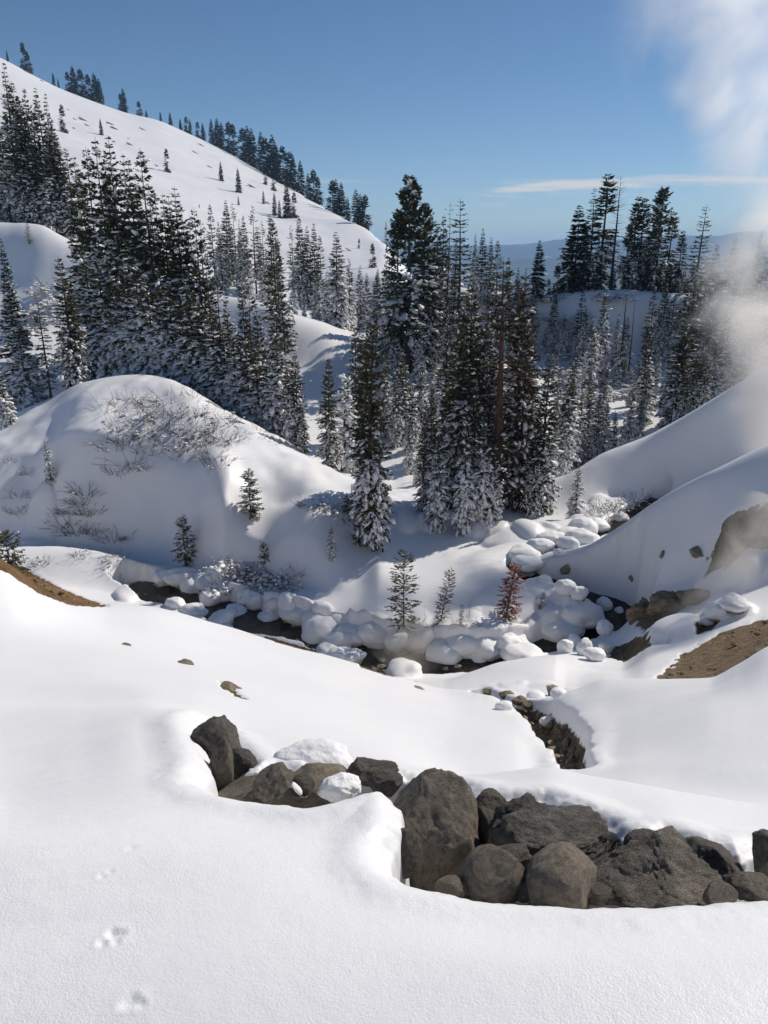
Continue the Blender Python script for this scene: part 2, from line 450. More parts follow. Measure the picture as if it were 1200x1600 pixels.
# ---- hummocks of snow pillows along the stream: (u, v, radius in px, height m)
PILLOWS = [
    (640, 985, 46, .55), (600, 975, 40, .6), (575, 985, 40, .7), (690, 975, 60, .7), (735, 985, 60, .8), (780, 990, 55, .8), (820, 1000, 38, .7),
    (770, 950, 44, .6), (835, 960, 50, .9), (880, 965, 45, .9), (915, 970, 36, .8), (940, 985, 26, .6), (860, 925, 46, .9), (900, 935, 40, .8), (925, 950, 30, .7),
    (840, 895, 40, .5), (735, 1000, 36, .6), (700, 1000, 34, .5), (800, 930, 50, .4),
    (520, 985, 36, .7), (490, 968, 30, .6), (455, 952, 34, .7), (420, 945, 34, .6), (385, 938, 34, .6), (350, 925, 36, .6), (310, 908, 34, .8), (545, 965, 34, .6),
    (880, 838, 44, .8), (840, 842, 40, .7), (920, 825, 40, .8), (950, 812, 34, .7), (800, 838, 44, .6), (760, 830, 36, .5),
    (770, 1074, 24, .35), (800, 1072, 30, .45), (840, 1070, 34, .4), (880, 1078, 26, .4), (830, 1045, 60, .3), (900, 1045, 50, .3),
    (1050, 985, 46, .6), (1125, 955, 26, .55), (1150, 948, 26, .5), (1140, 900, 40, .6), (1175, 880, 40, .6),
    (60, 838, 30, .9), (200, 930, 26, .5), (680, 815, 30, .6), (640, 815, 26, .6), (750, 818, 30, .6), (725, 812, 22, .8),
]
Y_MIN_P = {}
rp = np.random.default_rng(5)
for (pu, pv, pr, ph) in PILLOWS:
    c = hit(pu, pv, 20)
    R = px_size(pr, pu, pv, c.y)
    dx_, dy_ = XX - c.x, (YY - c.y) * 0.8
    m = (np.abs(dx_) < 1.3 * R) & (np.abs(dy_) < 1.3 * R)
    if not m.any(): continue
    ang = np.arctan2(dy_[m], dx_[m])
    rr = np.hypot(dx_[m], dy_[m]) / (R * (1 + 0.12 * np.sin(2 * ang + rp.uniform(0, 6)) + 0.08 * np.sin(3 * ang + rp.uniform(0, 6))))
    bump = ph * (0.55 if 560 < pu < 960 and pv > 880 else 1.0) * np.sqrt(np.clip(1 - np.clip(rr, 0, 1) ** 2.6, 0, 1))
    ZZ[m] = ZZ[m] + np.maximum(bump - 0.12, 0)

# ---- the stream
STREAM = [  # u, v, water height, half width m
    (200, 915, -18.75, 0.8), (225, 922, -18.7, 1.2), (262, 930, -18.65, 1.8), (330, 952, -18.5, 1.45), (400, 974, -18.3, 1.3), (470, 992, -18.1, 1.1), (540, 1014, -17.95, 1.1), (600, 1032, -17.8, 1.4), (680, 1040, -17.65, 1.2),
    (750, 1040, -17.55, 0.9), (820, 1024, -17.45, 0.7), (870, 1010, -17.35, 0.9), (925, 998, -17.2, 1.1), (962, 975, -17.0, 1.3), (948, 950, -16.85, 1.3), (915, 935, -16.75, 1.0),
    (870, 920, -16.6, 0.9), (828, 902, -16.45, 0.75), (808, 888, -16.3, 0.45), (822, 876, -16.2, 0.35), (858, 864, -16.05, 0.4), (905, 849, -15.85, 0.45), (955, 828, -15.7, 0.5), (985, 808, -15.6, 0.6), (1004, 796, -15.5, 0.6), (1030, 780, -15.4, 0.5)]
SPTS = []
for (su, sv, sz, sw) in STREAM:
    dx, fy, dz = ray(su, sv)
    Y = sz / (dz / fy)
    SPTS.append((dx / fy * Y, Y, sz, sw))
SPTS = np.array(SPTS)
t_ = np.arange(len(SPTS)); tq = np.linspace(0, len(SPTS) - 1, 160)
SFINE = np.stack([pchip(t_.astype(float), SPTS[:, k], tq) for k in range(4)], 1)
m = (YY > 24) & (YY < 62) & (np.abs(XX) < 26)
d, par = seg_dist(XX[m], YY[m], SFINE)
zw = np.interp(par, np.arange(len(SFINE)), SFINE[:, 2]); hw = np.interp(par, np.arange(len(SFINE)), SFINE[:, 3])
wob = 0.28 * fbm(XX[m] * 0.9, YY[m] * 0.9, 41, 3)
d2 = d + wob * np.minimum(hw, 1.0)
base = ZZ[m]
bank = np.maximum(base, zw + 0.30 + 0.15 * np.clip(d2 - hw, 0, 2))
inside = 1 - sstep(hw - 0.05, hw + 0.22, d2)
near_bank = 1 - sstep(hw + 0.8, hw + 3.0, d2)
z_new = base * (1 - near_bank) + np.maximum(base, bank) * near_bank
ZZ[m] = z_new * (1 - inside) + (zw - 0.35) * inside
STREAM_IN = np.zeros((NR, NC)); STREAM_IN[m] = (1 - sstep(zw + 0.10, zw + 0.34, ZZ[m])) * (d2 < hw + 0.6)

# ---- trench with the boulders in the near snow
TR_NEAR = [(318, 1222), (345, 1239), (380, 1246), (420, 1250), (480, 1254), (520, 1247), (550, 1238), (585, 1233), (612, 1238), (630, 1258), (626, 1285), (612, 1320), (614, 1352), (640, 1372), (700, 1389), (800, 1402), (900, 1409), (1000, 1411), (1100, 1404), (1200, 1395), (1400, 1390), (1600, 1380)]
TR_FAR = [(1600, 1330), (1400, 1335), (1230, 1326), (1195, 1322), (1160, 1336), (1120, 1322), (1050, 1304), (1000, 1312), (985, 1310), (955, 1290), (905, 1262), (850, 1244), (790, 1244), (740, 1236), (680, 1216), (610, 1206), (550, 1200), (520, 1196), (470, 1200), (430, 1196), (392, 1198), (378, 1176), (350, 1140), (320, 1124), (303, 1134), (318, 1160), (332, 1190), (322, 1210)]
TPOLY = [tuple(hit(u, v, 1.2)[:2]) for u, v in TR_NEAR + TR_FAR]
m = (YY > 1.7) & (YY < 5.5) & (np.abs(XX) < 4)
sd = poly_sd(XX[m], YY[m], TPOLY)
sd = sd + 0.018 * fbm(XX[m] * 5, YY[m] * 5, 52, 3) + 0.008 * fbm(XX[m] * 22, YY[m] * 22, 55, 2)
ins = 1 - sstep(-0.075, 0.0, sd)
ZZ[m] = ZZ[m] - 0.60 * ins - 0.05 * np.exp(-(np.maximum(sd, 0) / 0.06) ** 1.5) * (sd >= 0) - 0.05 * (sd < 0)
ZZ[m] += 0.028 * np.exp(-((sd - 0.12) / 0.10) ** 2)
ZZ[m] += 0.012 * fbm(XX[m] * 14, YY[m] * 14, 58, 3) * np.exp(-(sd / 0.10) ** 2)
TRENCH = np.zeros((NR, NC)); TRENCH[m] = 1 - sstep(-0.10, -0.05, sd)
BARE = np.maximum(BARE, TRENCH)
# animal tracks in the near snow
for (tu, tv, ts, td) in [(160, 1472, .013, .010), (176, 1460, .017, .014), (190, 1458, .014, .009), (182, 1470, .012, .006), (192, 1570, .014, .005), (206, 1564, .018, .009), (221, 1568, .012, .006), (160, 1368, .013, .004), (172, 1362, .012, .004), (205, 1325, .016, .003)]:
    c = hit(tu, tv, 1.0)
    dd = np.hypot(XX - c.x, YY - c.y)
    mm = dd < 4 * ts
    ZZ[mm] += -td * np.exp(-(dd[mm] / ts) ** 2) + 0.15 * td * np.exp(-((dd[mm] - 1.9 * ts) / (0.7 * ts)) ** 2)

# ---- rocky gully between the two snow slopes
GULLY = [(748, 1081, .35), (775, 1088, .55), (810, 1096, .50), (838, 1112, .36), (858, 1130, .34), (880, 1148, .30), (892, 1172, .20), (899, 1203, .15)]
GP = [(*hit(gu, gv, 5.2)[:2], gw) for gu, gv, gw in GULLY]
for pts_, depth in ((GP, .5),):
    gx = np.array([p[0] for p in pts_]); gy = np.array([p[1] for p in pts_])
    m = (XX > gx.min() - 2) & (XX < gx.max() + 2) & (YY > gy.min() - 2) & (YY < gy.max() + 2)
    d, par = seg_dist(XX[m], YY[m], pts_)
    w = np.interp(par, np.arange(len(pts_)), [p[2] for p in pts_])
    d = d + 0.06 * fbm(XX[m] * 3, YY[m] * 3, 45, 3)
    ins = 1 - sstep(w * 0.75, w * 1.25, d)
    lift = np.exp(-((d - w * 1.6) / (w * 0.8)) ** 2) * 0.05
    ZZ[m] = ZZ[m] + lift - depth * ins + ins * 0.08 * fbm(XX[m] * 6, YY[m] * 6, 47, 3)
    BARE[m] = np.maximum(BARE[m], 1 - sstep(w * 0.8, w * 1.15, d))

# ---- bare earth
def bare_patch(px_poly, ymin, hue, depth, soft, seed):
    pts = [hit(u, v, ymin)[:2] for u, v in px_poly]
    gx = np.array([p[0] for p in pts]); gy = np.array([p[1] for p in pts])
    m = (XX > gx.min() - 3) & (XX < gx.max() + 3) & (YY > gy.min() - 3) & (YY < gy.max() + 3)
    sd = poly_sd(XX[m], YY[m], pts) + soft * 1.2 * fbm(XX[m] * 0.7 / soft, YY[m] * 0.7 / soft, seed, 4)
    f = 1 - sstep(-soft * 0.5, soft * 0.5, sd)
    ZZ[m] -= depth * f - 0.25 * depth * f * fbm(XX[m] * 2.2, YY[m] * 2.2, seed + 3, 3)
    BARE[m] = np.maximum(BARE[m], f)
    HUE[m] = np.where(f > 0.02, hue, HUE[m])


bare_patch([(1022, 1060), (1048, 1040), (1072, 1018), (1110, 996), (1150, 978), (1215, 962), (1330, 930), (1330, 985), (1215, 1008), (1170, 1032), (1140, 1050), (1100, 1061)], 14.6, 0.35, .10, .22, 61)
bare_patch([(948, 1026), (962, 1008), (992, 995), (1022, 992), (1012, 1010), (992, 1024), (974, 1033)], 20, 0.35, .12, .2, 63)
bare_patch([(1086, 988), (1090, 972), (1112, 960), (1122, 968), (1118, 982)], 20, 0.6, .12, .16, 65)
bare_patch([(1106, 896), (1112, 860), (1121, 832), (1134, 805), (1160, 795), (1215, 780), (1400, 740), (1400, 800), (1215, 850), (1165, 858), (1140, 880)], 26, 0.15, .15, .3, 67)
bare_patch([(995, 976), (1000, 962), (1025, 950), (1050, 944), (1085, 930), (1092, 934), (1075, 946), (1050, 960), (1015, 980)], 26, 0.1, .08, .12, 69)
bare_patch([(-120, 800), (0, 866), (40, 889), (80, 910), (120, 929), (155, 941), (168, 947), (120, 946), (80, 933), (40, 913), (0, 891), (-120, 828)], 9, 1.0, .07, .10, 71)
bare_patch([(415, 993), (450, 1003), (495, 1016), (500, 1021), (470, 1014), (430, 1003), (410, 996)], 12, .8, .05, .08, 73)
bare_patch([(560, 1036), (600, 1049), (650, 1064), (655, 1067), (600, 1054), (560, 1041)], 12, .3, .06, .10, 75)
bare_patch([(341, 1063), (355, 1068), (370, 1080), (384, 1092), (370, 1088), (352, 1076)], 6, .7, .05, .06, 77)

# grid -> mesh
GV = np.stack([XX, YY, ZZ], -1).reshape(-1, 3)
idx = np.arange(NR * NC).reshape(NR, NC)
GF = np.stack([idx[:-1, :-1], idx[:-1, 1:], idx[1:, 1:], idx[1:, :-1]], -1).reshape(-1, 4)
g_me = mesh_np("ground", GV, GF)
for nm, arr in (("bare", BARE), ("hue", HUE), ("stream", STREAM_IN)):
    at_ = g_me.attributes.new(nm, 'FLOAT', 'POINT')
    at_.data.foreach_set('value', arr.ravel().astype(np.float32))

mat_ground, nt, B = new_mat("snow_and_earth")
L = nt.links
tc = nd(nt, 'ShaderNodeNewGeometry').outputs['Position']
a_bare = nd(nt, 'ShaderNodeAttribute', attribute_name='bare')
a_hue = nd(nt, 'ShaderNodeAttribute', attribute_name='hue')
# snow
sn = noise_node(nt, tc, 0.6, 4)
snow_c = ramp(nt, sn.outputs['Fac'], [(0.3, (0.88, 0.88, 0.885)), (0.7, (0.92, 0.92, 0.92))])
sg = noise_node(nt, tc, 240.0, 2, 0.6)
sgr = ramp(nt, sg.outputs['Fac'], [(0.35, (0.90, 0.90, 0.91)), (0.65, (1.0, 1.0, 1.0))])
sm_ = nd(nt, 'ShaderNodeMixRGB', blend_type='MULTIPLY'); sm_.inputs['Fac'].default_value = 1.0; L.new(snow_c.outputs[0], sm_.inputs['Color1']); L.new(sgr.outputs[0], sm_.inputs['Color2'])
# earth
e1 = noise_node(nt, tc, 3.2, 8, 0.72)
e2 = noise_node(nt, tc, 22.0, 5, 0.75)
em = nd(nt, 'ShaderNodeMixRGB', blend_type='MIX'); em.inputs['Fac'].default_value = 0.5
L.new(e1.outputs['Fac'], em.inputs['Color1']); L.new(e2.outputs['Fac'], em.inputs['Color2'])
earth_a = ramp(nt, em.outputs[0], [(0.36, (0.065, 0.049, 0.032)), (0.5, (0.225, 0.175, 0.112)), (0.62, (0.40, 0.325, 0.225))])
earth_b = ramp(nt, em.outputs[0], [(0.36, (0.09, 0.048, 0.018)), (0.5, (0.30, 0.17, 0.070)), (0.62, (0.48, 0.31, 0.15))])
ec = nd(nt, 'ShaderNodeMixRGB'); L.new(a_hue.outputs['Fac'], ec.inputs['Fac']); L.new(earth_a.outputs[0], ec.inputs['Color1']); L.new(earth_b.outputs[0], ec.inputs['Color2'])
# edge of the snow: broken up by fine noise
bn = noise_node(nt, tc, 5.0, 5, 0.65)
ad = nd(nt, 'ShaderNodeMath', operation='MULTIPLY_ADD'); L.new(bn.outputs['Fac'], ad.inputs[0]); ad.inputs[1].default_value = 0.7; L.new(a_bare.outputs['Fac'], ad.inputs[2])
th = nd(nt, 'ShaderNodeMapRange', interpolation_type='SMOOTHSTEP'); th.inputs['From Min'].default_value = 0.80; th.inputs['From Max'].default_value = 0.93
L.new(ad.outputs[0], th.inputs['Value'])
fin = nd(nt, 'ShaderNodeMixRGB'); L.new(th.outputs[0], fin.inputs['Fac']); L.new(sm_.outputs[0], fin.inputs['Color1']); L.new(ec.outputs[0], fin.inputs['Color2'])
L.new(fin.outputs[0], B.inputs['Base Color'])
# relief: snow grain (fine), crust (coarse), earth clods
g1 = noise_node(nt, tc, 110.0, 3, 0.7)
g2 = noise_node(nt, tc, 13.0, 4, 0.55)
b1 = nd(nt, 'ShaderNodeBump'); b1.inputs['Strength'].default_value = 0.8; b1.inputs['Distance'].default_value = 0.0055
L.new(g1.outputs['Fac'], b1.inputs['Height'])
gv = noise_node(nt, tc, 2.3, 3, 0.6); gr_ = nd(nt, 'ShaderNodeMapRange'); gr_.inputs['From Min'].default_value = 0.35; gr_.inputs['From Max'].default_value = 0.65; gr_.inputs['To Min'].default_value = 0.25; gr_.inputs['To Max'].default_value = 0.55; L.new(gv.outputs['Fac'], gr_.inputs['Value']); L.new(gr_.outputs[0], b1.inputs['Strength'])
b2 = nd(nt, 'ShaderNodeBump'); b2.inputs['Strength'].default_value = 0.25; b2.inputs['Distance'].default_value = 0.012
L.new(g2.outputs['Fac'], b2.inputs['Height']); L.new(b1.outputs[0], b2.inputs['Normal'])
b3 = nd(nt, 'ShaderNodeBump'); b3.inputs['Distance'].default_value = 0.25
L.new(em.outputs[0], b3.inputs['Height']); L.new(th.outputs[0], b3.inputs['Strength']); L.new(b2.outputs[0], b3.inputs['Normal'])
L.new(b3.outputs[0], B.inputs['Normal'])
rg = nd(nt, 'ShaderNodeMapRange'); rg.inputs['To Min'].default_value = 0.42; rg.inputs['To Max'].default_value = 0.9
L.new(th.outputs[0], rg.inputs['Value']); L.new(rg.outputs[0], B.inputs['Roughness'])
B.inputs['Specular IOR Level'].default_value = 0.35
ground = link_mesh("ground", g_me, mat_ground)
props(ground, "snow covered ground of the gully, its slopes and the hill", "ground", kind="structure")

# the snow bank the photographer stands on goes on behind
bx_, by_ = np.meshgrid(np.linspace(-60, 60, 41), np.linspace(-60, 0.62, 31))
bz_ = -2.10 + 0.15 * fbm(bx_ * 0.2, by_ * 0.2, 50, 3) * sstep(0, -6, by_) - 0.25 * sstep(1.0, 8.0, np.abs(bx_)) * (1 - sstep(0, -8, by_))
bi = np.arange(bx_.size).reshape(bx_.shape)
bme = mesh_np("snow_bank", np.stack([bx_, by_, bz_], -1).reshape(-1, 3), np.stack([bi[:-1, :-1], bi[:-1, 1:], bi[1:, 1:], bi[1:, :-1]], -1).reshape(-1, 4))
back = link_mesh("snow_bank", bme, mat_ground)
props(back, "flat snow behind the viewpoint", "ground", kind="structure")

# ------------------------------------------------------------------ water of the stream
mat_water, nt, B = new_mat("stream_water")
L = nt.links
pos = nd(nt, 'ShaderNodeNewGeometry').outputs['Position']
n = noise_node(nt, pos, 0.55, 5, 0.6)
wc = ramp(nt, n.outputs['Fac'], [(0.38, (0.010, 0.009, 0.007)), (0.58, (0.022, 0.018, 0.012)), (0.75, (0.07, 0.052, 0.032))])
L.new(wc.outputs[0], B.inputs['Base Color'])
B.inputs['Roughness'].default_value = 0.25; B.inputs['Specular IOR Level'].default_value = 0.18
n2 = noise_node(nt, pos, 3.0, 4, 0.6)
bb = nd(nt, 'ShaderNodeBump'); bb.inputs['Strength'].default_value = 0.5; bb.inputs['Distance'].default_value = 0.05
L.new(n2.outputs['Fac'], bb.inputs['Height']); L.new(bb.outputs[0], B.inputs['Normal'])
rows = []
for k in range(len(SFINE)):
    p = SFINE[k]; q = SFINE[min(k + 1, len(SFINE) - 1)] - SFINE[max(k - 1, 0)]
    n_ = np.array([-q[1], q[0]]); n_ /= np.linalg.norm(n_) + 1e-9
    rows.append([(p[0] + n_[0] * s * (p[3] + .45), p[1] + n_[1] * s * (p[3] + .45), p[2]) for s in np.linspace(-1, 1, 7)])
V = np.array(rows).reshape(-1, 3)
ii = np.arange(len(V)).reshape(-1, 7)
wme = mesh_np("stream", V, np.stack([ii[:-1, :-1], ii[:-1, 1:], ii[1:, 1:], ii[1:, :-1]], -1).reshape(-1, 4))
water = link_mesh("stream", wme, mat_water)
props(water, "dark shallow stream winding between snow banks", "stream", kind="structure")
# ------------------------------------------------------------------ far mountains
mat_far, nt, B = new_mat("far_forested_ridge")
L = nt.links
pos = nd(nt, 'ShaderNodeNewGeometry').outputs['Position']
n = noise_node(nt, pos, 0.004, 8, 0.62)
c = ramp(nt, n.outputs['Fac'], [(0.35, (0.020, 0.030, 0.030)), (0.6, (0.035, 0.05, 0.045)), (0.635, (0.06, 0.07, 0.07)), (0.66, (0.75, 0.76, 0.78))])
L.new(c.outputs[0], B.inputs['Base Color']); B.inputs['Roughness'].default_value = 0.9


def mountain(name, label, prof, Y0, depth, seed, amp):
    """ridge whose skyline follows prof = [(u, v)] at distance Y0, sloping down towards us over depth metres"""
    us = np.array([p[0] for p in prof], float); vs = np.array([p[1] for p in prof], float)
    uq = np.linspace(us[0], us[-1], 260)
    vq = pchip(us, vs, uq)
    crest = np.array([at(u, v, Y0) for u, v in zip(uq, vq)])
    rows = []
    ts = np.linspace(-0.5, 1.0, 46)
    for t in ts:
        yy = Y0 - depth * t
        x = crest[:, 0] * yy / Y0
        drop = (crest[:, 2] + 420) * np.clip(abs(t), 0, 1) ** (1.15 if t > 0 else 1.0)
        z = crest[:, 2] - drop
        z = z + amp * fbm(x / 900, np.full_like(x, yy / 900), seed, 5) * min(1, abs(t) * 4) + 0.10 * amp * fbm(x / 160, np.full_like(x, yy / 160), seed + 9, 3)
        rows.append(np.stack([x, np.full_like(x, yy), z], -1))
    V = np.concatenate(rows); ii = np.arange(len(V)).reshape(len(ts), -1)
    me = mesh_np(name, V, np.stack([ii[:-1, 1:], ii[:-1, :-1], ii[1:, :-1], ii[1:, 1:]], -1).reshape(-1, 4))
    return props(link_mesh(name, me, mat_far), label, "mountains", kind="structure")


mountain("mountains", "farthest blue ridge on the horizon", [(-2500, 375), (300, 372), (620, 378), (700, 384), (780, 383), (830, 380), (880, 374), (930, 376), (1000, 371), (1060, 367), (1110, 371), (1150, 363), (1185, 361), (1230, 368), (1500, 372), (3600, 370)], 9000, 3000, 80, 90)
mountain("mountains", "nearer dark blue forested ridge below the horizon", [(-2500, 405), (300, 404), (640, 407), (720, 411), (790, 406), (830, 401), (890, 398), (960, 394), (1020, 401), (1080, 396), (1140, 388), (1200, 384), (1500, 392), (3600, 400)], 5600, 2300, 90, 70)
mountain("mountains", "nearest dark forested ridge behind the plateau", [(-2500, 445), (600, 446), (780, 440), (860, 432), (940, 426), (1000, 430), (1060, 416), (1130, 402), (1200, 396), (1400, 400), (3600, 420)], 3000, 1500, 95, 45)

# ------------------------------------------------------------------ the air
def box_mesh(name, lo, hi):
    v = [(x, y, z) for x in (lo[0], hi[0]) for y in (lo[1], hi[1]) for z in (lo[2], hi[2])]
    f = [(0, 1, 3, 2), (4, 6, 7, 5), (0, 4, 5, 1), (2, 3, 7, 6), (0, 2, 6, 4), (1, 5, 7, 3)]
    me = bpy.data.meshes.new(name); me.from_pydata(v, [], f); me.update()
    return me


mat_haze = bpy.data.materials.new("haze_air"); mat_haze.use_nodes = True
nt = mat_haze.node_tree
for n in list(nt.nodes): nt.nodes.remove(n)
o_ = nt.nodes.new('ShaderNodeOutputMaterial'); pv = nt.nodes.new('ShaderNodeVolumePrincipled')
pv.inputs['Color'].default_value = (0.40, 0.66, 1.0, 1)
pv.inputs['Density'].default_value = 0.0001
pv.inputs['Anisotropy'].default_value = 0.0
nt.links.new(pv.outputs[0], o_.inputs['Volume'])
haze = link_mesh("haze", box_mesh("haze", (-14000, -200, -700), (14000, 17000, 260)), mat_haze)
props(haze, "thin blue haze in the air over the far ridges", "haze", kind="stuff")
# ------------------------------------------------------------------ boulders
mat_rock, nt, B = new_mat("dark_andesite")
L = nt.links
tc = nd(nt, 'ShaderNodeTexCoord').outputs['Object']
oi = nd(nt, 'ShaderNodeObjectInfo')
n1 = noise_node(nt, tc, 5.0, 6, 0.65)
n2 = noise_node(nt, tc, 38.0, 4, 0.7)
mx = nd(nt, 'ShaderNodeMixRGB'); mx.inputs['Fac'].default_value = 0.4
L.new(n1.outputs['Fac'], mx.inputs['Color1']); L.new(n2.outputs['Fac'], mx.inputs['Color2'])
cA = ramp(nt, mx.outputs[0], [(0.34, (0.055, 0.051, 0.045)), (0.5, (0.165, 0.152, 0.134)), (0.62, (0.27, 0.25, 0.222)), (0.75, (0.40, 0.38, 0.345))])
cB = ramp(nt, mx.outputs[0], [(0.34, (0.15, 0.122, 0.092)), (0.5, (0.385, 0.325, 0.25)), (0.62, (0.52, 0.45, 0.355)), (0.75, (0.60, 0.54, 0.45))])
sepc = nd(nt, 'ShaderNodeSeparateColor'); L.new(oi.outputs['Color'], sepc.inputs[0])
cm = nd(nt, 'ShaderNodeMixRGB'); L.new(sepc.outputs[0], cm.inputs['Fac']); L.new(cA.outputs[0], cm.inputs['Color1']); L.new(cB.outputs[0], cm.inputs['Color2'])
L.new(cm.outputs[0], B.inputs['Base Color'])
vo = nd(nt, 'ShaderNodeTexVoronoi'); vo.inputs['Scale'].default_value = 70; L.new(tc, vo.inputs['Vector'])
pv_ = nd(nt, 'ShaderNodeTexVoronoi', feature='DISTANCE_TO_EDGE'); pv_.inputs['Scale'].default_value = 1.6
dn = noise_node(nt, tc, 2.0, 4, 0.6); dm = nd(nt, 'ShaderNodeMixRGB'); dm.inputs['Fac'].default_value = 0.35; L.new(tc, dm.inputs['Color1']); L.new(dn.outputs['Color'], dm.inputs['Color2']); L.new(dm.outputs[0], pv_.inputs['Vector'])
ck = nd(nt, 'ShaderNodeMapRange', interpolation_type='SMOOTHSTEP'); ck.inputs['From Min'].default_value = 0.0; ck.inputs['From Max'].default_value = 0.022; L.new(pv_.outputs['Distance'], ck.inputs['Value'])
li = noise_node(nt, tc, 3.3, 7, 0.7); lr = nd(nt, 'ShaderNodeMapRange', interpolation_type='SMOOTHSTEP'); lr.inputs['From Min'].default_value = 0.58; lr.inputs['From Max'].default_value = 0.70; lr.inputs['To Max'].default_value = 0.5; L.new(li.outputs['Fac'], lr.inputs['Value'])
lm = nd(nt, 'ShaderNodeMixRGB'); L.new(lr.outputs[0], lm.inputs['Fac']); L.new(cm.outputs[0], lm.inputs['Color1']); lm.inputs['Color2'].default_value = (0.27, 0.25, 0.21, 1)
L.new(lm.outputs[0], B.inputs['Base Color'])
bc = nd(nt, 'ShaderNodeBump'); bc.inputs['Strength'].default_value = 0.7; bc.inputs['Distance'].default_value = 0.03; L.new(ck.outputs[0], bc.inputs['Height'])
b0 = nd(nt, 'ShaderNodeBump'); L.new(bc.outputs[0], b0.inputs['Normal']); b0.inputs['Strength'].default_value = 1.0; b0.inputs['Distance'].default_value = 0.05
L.new(n1.outputs['Fac'], b0.inputs['Height'])
b1 = nd(nt, 'ShaderNodeBump'); b1.inputs['Strength'].default_value = 1.0; b1.inputs['Distance'].default_value = 0.022
L.new(n2.outputs['Fac'], b1.inputs['Height']); L.new(b0.outputs[0], b1.inputs['Normal'])
b2 = nd(nt, 'ShaderNodeBump'); b2.inputs['Strength'].default_value = 0.6; b2.inputs['Distance'].default_value = 0.010
L.new(vo.outputs['Distance'], b2.inputs['Height']); L.new(b1.outputs[0], b2.inputs['Normal'])
L.new(b2.outputs[0], B.inputs['Normal'])
B.inputs['Roughness'].default_value = 0.72; B.inputs['Specular IOR Level'].default_value = 0.35

mat_brown, nt, B = new_mat("brown_stone")
L = nt.links
tc = nd(nt, 'ShaderNodeTexCoord').outputs['Object']
n1 = noise_node(nt, tc, 2.5, 6, 0.65)
cA = ramp(nt, n1.outputs['Fac'], [(0.3, (0.055, 0.043, 0.029)), (0.5, (0.18, 0.14, 0.090)), (0.7, (0.34, 0.27, 0.18))])
L.new(cA.outputs[0], B.inputs['Base Color']); B.inputs['Roughness'].default_value = 0.85
b0 = nd(nt, 'ShaderNodeBump'); b0.inputs['Strength'].default_value = 0.7; b0.inputs['Distance'].default_value = 0.05
L.new(n1.outputs['Fac'], b0.inputs['Height']); L.new(b0.outputs[0], B.inputs['Normal'])

mat_snow, nt, B = new_mat("loose_snow")
L = nt.links
tc = nd(nt, 'ShaderNodeNewGeometry').outputs['Position']
n1 = noise_node(nt, tc, 22.0, 5, 0.6)
n0 = noise_node(nt, tc, 1.5, 3, 0.5)
cA = ramp(nt, n0.outputs['Fac'], [(0.3, (0.84, 0.84, 0.85)), (0.7, (0.89, 0.89, 0.89))])
L.new(cA.outputs[0], B.inputs['Base Color'])
b0 = nd(nt, 'ShaderNodeBump'); b0.inputs['Strength'].default_value = 0.45; b0.inputs['Distance'].default_value = 0.02
L.new(n1.outputs['Fac'], b0.inputs['Height']); L.new(b0.outputs[0], B.inputs['Normal'])
B.inputs['Roughness'].default_value = 0.6; B.inputs['Specular IOR Level'].default_value = 0.2


def ico(sub):
    bm = bmesh.new(); bmesh.ops.create_icosphere(bm, subdivisions=sub, radius=1.0)
    v = np.array([x.co[:] for x in bm.verts]); f = np.array([[x.index for x in p.verts] for p in bm.faces])
    bm.free(); return v, f


ICO = {k: ico(k) for k in (1, 2, 3, 4, 5)}


def rock_mesh(name, seed, sub=5, cuts=9, rough=0.10, squash=(1, 1, 1), faces=()):
    """boulder of unit radius: a sphere cut by flat faces, then weathered"""
    v, f = ICO[sub]
    v = v.copy()
    r = np.random.default_rng(seed)
    for _ in range(cuts):
        n = r.normal(size=3); n /= np.linalg.norm(n)
        d = r.uniform(0.52, 0.86)
        h = v @ n
        over = np.maximum(h - d, 0)
        v -= np.outer(over * 0.97, n)
    for (nx, ny, nz_, d) in faces:
        n = np.array([nx, ny, nz_], float); n /= np.linalg.norm(n)
        over = np.maximum(v @ n - d, 0)
        v -= np.outer(over * 0.97, n)
    off = r.uniform(-50, 50, 3)
    disp = np.array([mnoise.fractal(Vector(p * 1.4 + off), 0.9, 2.1, 5) for p in v])
    fine = np.array([mnoise.fractal(Vector(p * 8.0 + off), 0.6, 2.2, 5) for p in v])
    nrm = v / (np.linalg.norm(v, axis=1, keepdims=True) + 1e-9)
    v = v + nrm * (disp * rough + np.abs(fine) * rough * 0.6 - rough * .1)[:, None]
    v *= np.array(squash)
    return mesh_np(name, v, f)


def boulder(name, label, u, v, w, h, Y, seed, dk=0.9, rz=0.0, tilt=0.0, cuts=9, rough=0.10, group=None, sub=5, mat=None, cat="boulder", tone=0.3):
    """boulder whose picture is centred on u, v and is w by h pixels; dk = depth relative to the width"""
    c = at(u, v, Y)
    sx, sz = px_size(w, u, v, Y) / 2, px_size(h, u, v, Y) / 2
    me = rock_mesh(name, seed, sub, cuts, rough, faces=FACES.get(seed, ()))
    o = link_mesh(name, me, mat or mat_rock)
    # size along the sight line
    o.scale = (sx * 1.2, sx * dk * 1.15, sz * 1.17)
    o.location = c
    o.rotation_euler = (-0.28, tilt, rz)
    o.color = (tone, 0, 0, 1)
    return props(o, label, cat, group)


